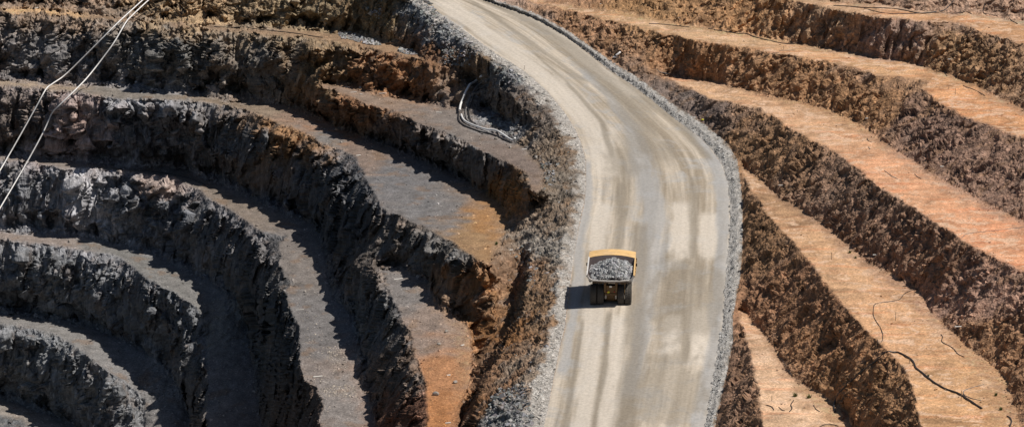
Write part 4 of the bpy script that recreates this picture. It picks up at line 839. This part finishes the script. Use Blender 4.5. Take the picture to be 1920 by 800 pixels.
def wheel(xc, yc, out):
    w = bpy.data.objects.new('wheel', None); C.objects.link(w); w.parent = truck; w.location = (xc, yc, 1.72)
    bm = bmesh.new(); prof = [(-.53, .98), (-.55, 1.35), (-.52, 1.6), (-.42, 1.70), (-.2, 1.72), (.2, 1.72), (.42, 1.70), (.52, 1.6), (.55, 1.35), (.53, .98)]; n = 40; rg = []
    for k_ in range(n):
        a = 2*math.pi*k_/n; rg.append([bm.verts.new((x_, math.cos(a)*r_, math.sin(a)*r_)) for x_, r_ in prof])
    for k_ in range(n):
        for q_ in range(len(prof)-1): bm.faces.new([rg[k_][q_], rg[k_][q_+1], rg[(k_+1) % n][q_+1], rg[(k_+1) % n][q_]])
    bmesh.ops.recalc_face_normals(bm, faces=bm.faces); bm_obj('tyre', bm, M_TYRE, w, True)
    bm = bmesh.new()
    for k_ in range(n):
        a = 2*math.pi*(k_+.5)/n
        for s_ in (-1, 1):
            m_ = Matrix.Rotation(a+(.04*s_), 4, 'X') @ Matrix.Translation((s_*.29, 0, 1.735)) @ Matrix.Rotation(R(18*s_), 4, 'Z') @ Matrix.Diagonal((.44, .15, .09, 1)); bmesh.ops.create_cube(bm, size=1, matrix=m_)
    bm_obj('tread', bm, M_TYRE, w)
    bm = bmesh.new(); prof = [(.3*out, 0), (.3*out, .45), (.12*out, .6), (.12*out, .85), (.45*out, .99), (.5*out, 1.0), (-.5*out, 1.0)]; rg = []
    for k_ in range(28):
        a = 2*math.pi*k_/28; rg.append([bm.verts.new((x_, math.cos(a)*r_, math.sin(a)*r_)) for x_, r_ in prof])
    for k_ in range(28):
        for q_ in range(len(prof)-1): bm.faces.new([rg[k_][q_], rg[k_][q_+1], rg[(k_+1) % 28][q_+1], rg[(k_+1) % 28][q_]])
    bmesh.ops.remove_doubles(bm, verts=bm.verts, dist=.001); bmesh.ops.recalc_face_normals(bm, faces=bm.faces); bm_obj('rim', bm, M_RIM, w, True)
for xc, yc, out in ((-2.9, 0, -1), (-1.7, 0, 1), (1.7, 0, -1), (2.9, 0, 1), (-2.75, 5.7, -1), (2.75, 5.7, 1)): wheel(xc, yc, out)
TR_PX, TR_PY = 1145.5, 571
g0 = world_np(TR_PX, TR_PY, float(ZR(TR_PY))); TR_M = Matrix.Translation(g0+np.array([0, 0, .02])) @ Euler((math.atan(.12), 0, R(-3.5))).to_matrix().to_4x4()
truck.matrix_world = TR_M
# ore heap in the body
heap = bpy.data.objects.new('ore_load', None); C.objects.link(heap); heap.matrix_world = TR_M @ Matrix.Translation((0, 0, 0))
tag(heap, 'heap of broken grey ore in the body of the haul truck', 'ore')
def hz(x_, y_):
    d = np.hypot((x_-.25)/np.where(x_ > .25, 3.5, 3.9), np.where(y_ > 1.6, (y_-1.6)/4.6, (y_-1.6)/4.3)); return 7.42-2.1*d**1.12
gx, gy = np.meshgrid(np.linspace(-3.6, 3.6, 40), np.linspace(-2.35, 5.6, 44)); gz = np.maximum(hz(gx, gy), 4.9)+fbm(gx/1.1, gy/1.1, gx*0, 3, 501)*.3
gz = np.minimum(gz, np.interp(gy, [-2.4, -1.6, 8], [5.35, 6.1, 99])+RNG.uniform(0, .05, gz.shape))
vi = np.arange(gx.size).reshape(gx.shape); hq = np.stack([vi[:-1, :-1], vi[:-1, 1:], vi[1:, 1:], vi[1:, :-1]], -1).reshape(-1, 4)
M_ORE = mat_plain('ore_fines', (.2, .2, .2), .95, 0, (.36, .36, .36), .4, 3., .12)
link('heap', mesh_np('heap', np.stack([gx, gy, gz], -1).reshape(-1, 3), hq), M_ORE, heap)
def hz_at(px_, py_):
    i = np.clip(((px_+3.6)/7.2*39).astype(int), 0, 39); j = np.clip(((py_+2.35)/7.95*43).astype(int), 0, 43); return gz[j, i]
n = 2600; qx = RNG.uniform(-3.55, 3.55, n); qy = RNG.uniform(-2.3, 5.5, n)
o = stones('fines', np.stack([qx, qy, hz_at(qx, qy)+.05], -1), radii(n, .09, .24), grey_col(n, 1.25), None, None, heap)
proto = []
M_ORE2 = [mat_plain('ore_rock', (c_, c_, c_*1.01), .93, 0, (c_*1.4,)*3, .4, 4., .06) for c_ in (.24, .36, .48)]
for k_ in range(8):
    bm = bmesh.new(); bmesh.ops.create_icosphere(bm, subdivisions=1, radius=1)
    for v in bm.verts: v.co *= random.uniform(.62, 1.1)
    bmesh.ops.scale(bm, vec=(1, random.uniform(.6, .95), random.uniform(.55, .85)), verts=bm.verts)
    me = bpy.data.meshes.new('rock'); bm.to_mesh(me); bm.free(); me.materials.append(M_ORE2[k_ % 3]); proto.append(me)
k_ = 0
while k_ < 290:
    px_, py_ = random.uniform(-3.5, 3.5), random.uniform(-2.2, 5.4)
    r_ = min(.2*(random.paretovariate(2.6)), .62)
    if k_ < 9: px_, py_, r_ = [(-3.1, -1.7, .62), (-2.6, -1.95, .5), (-1.6, -1.9, .55), (-1.9, -1.0, .5), (-3.15, -.8, .5), (.8, .2, .5), (-2.9, .3, .55), (1.9, -1.2, .45), (-.9, -1.4, .5)][k_]
    o = bpy.data.objects.new('rock', random.choice(proto)); C.objects.link(o); o.parent = heap
    o.location = (px_, py_, float(hz_at(np.array([px_]), np.array([py_]))[0])+r_*.2); o.scale = (r_,)*3; o.rotation_euler = (random.uniform(0, 6), random.uniform(0, 6), random.uniform(0, 6)); k_ += 1
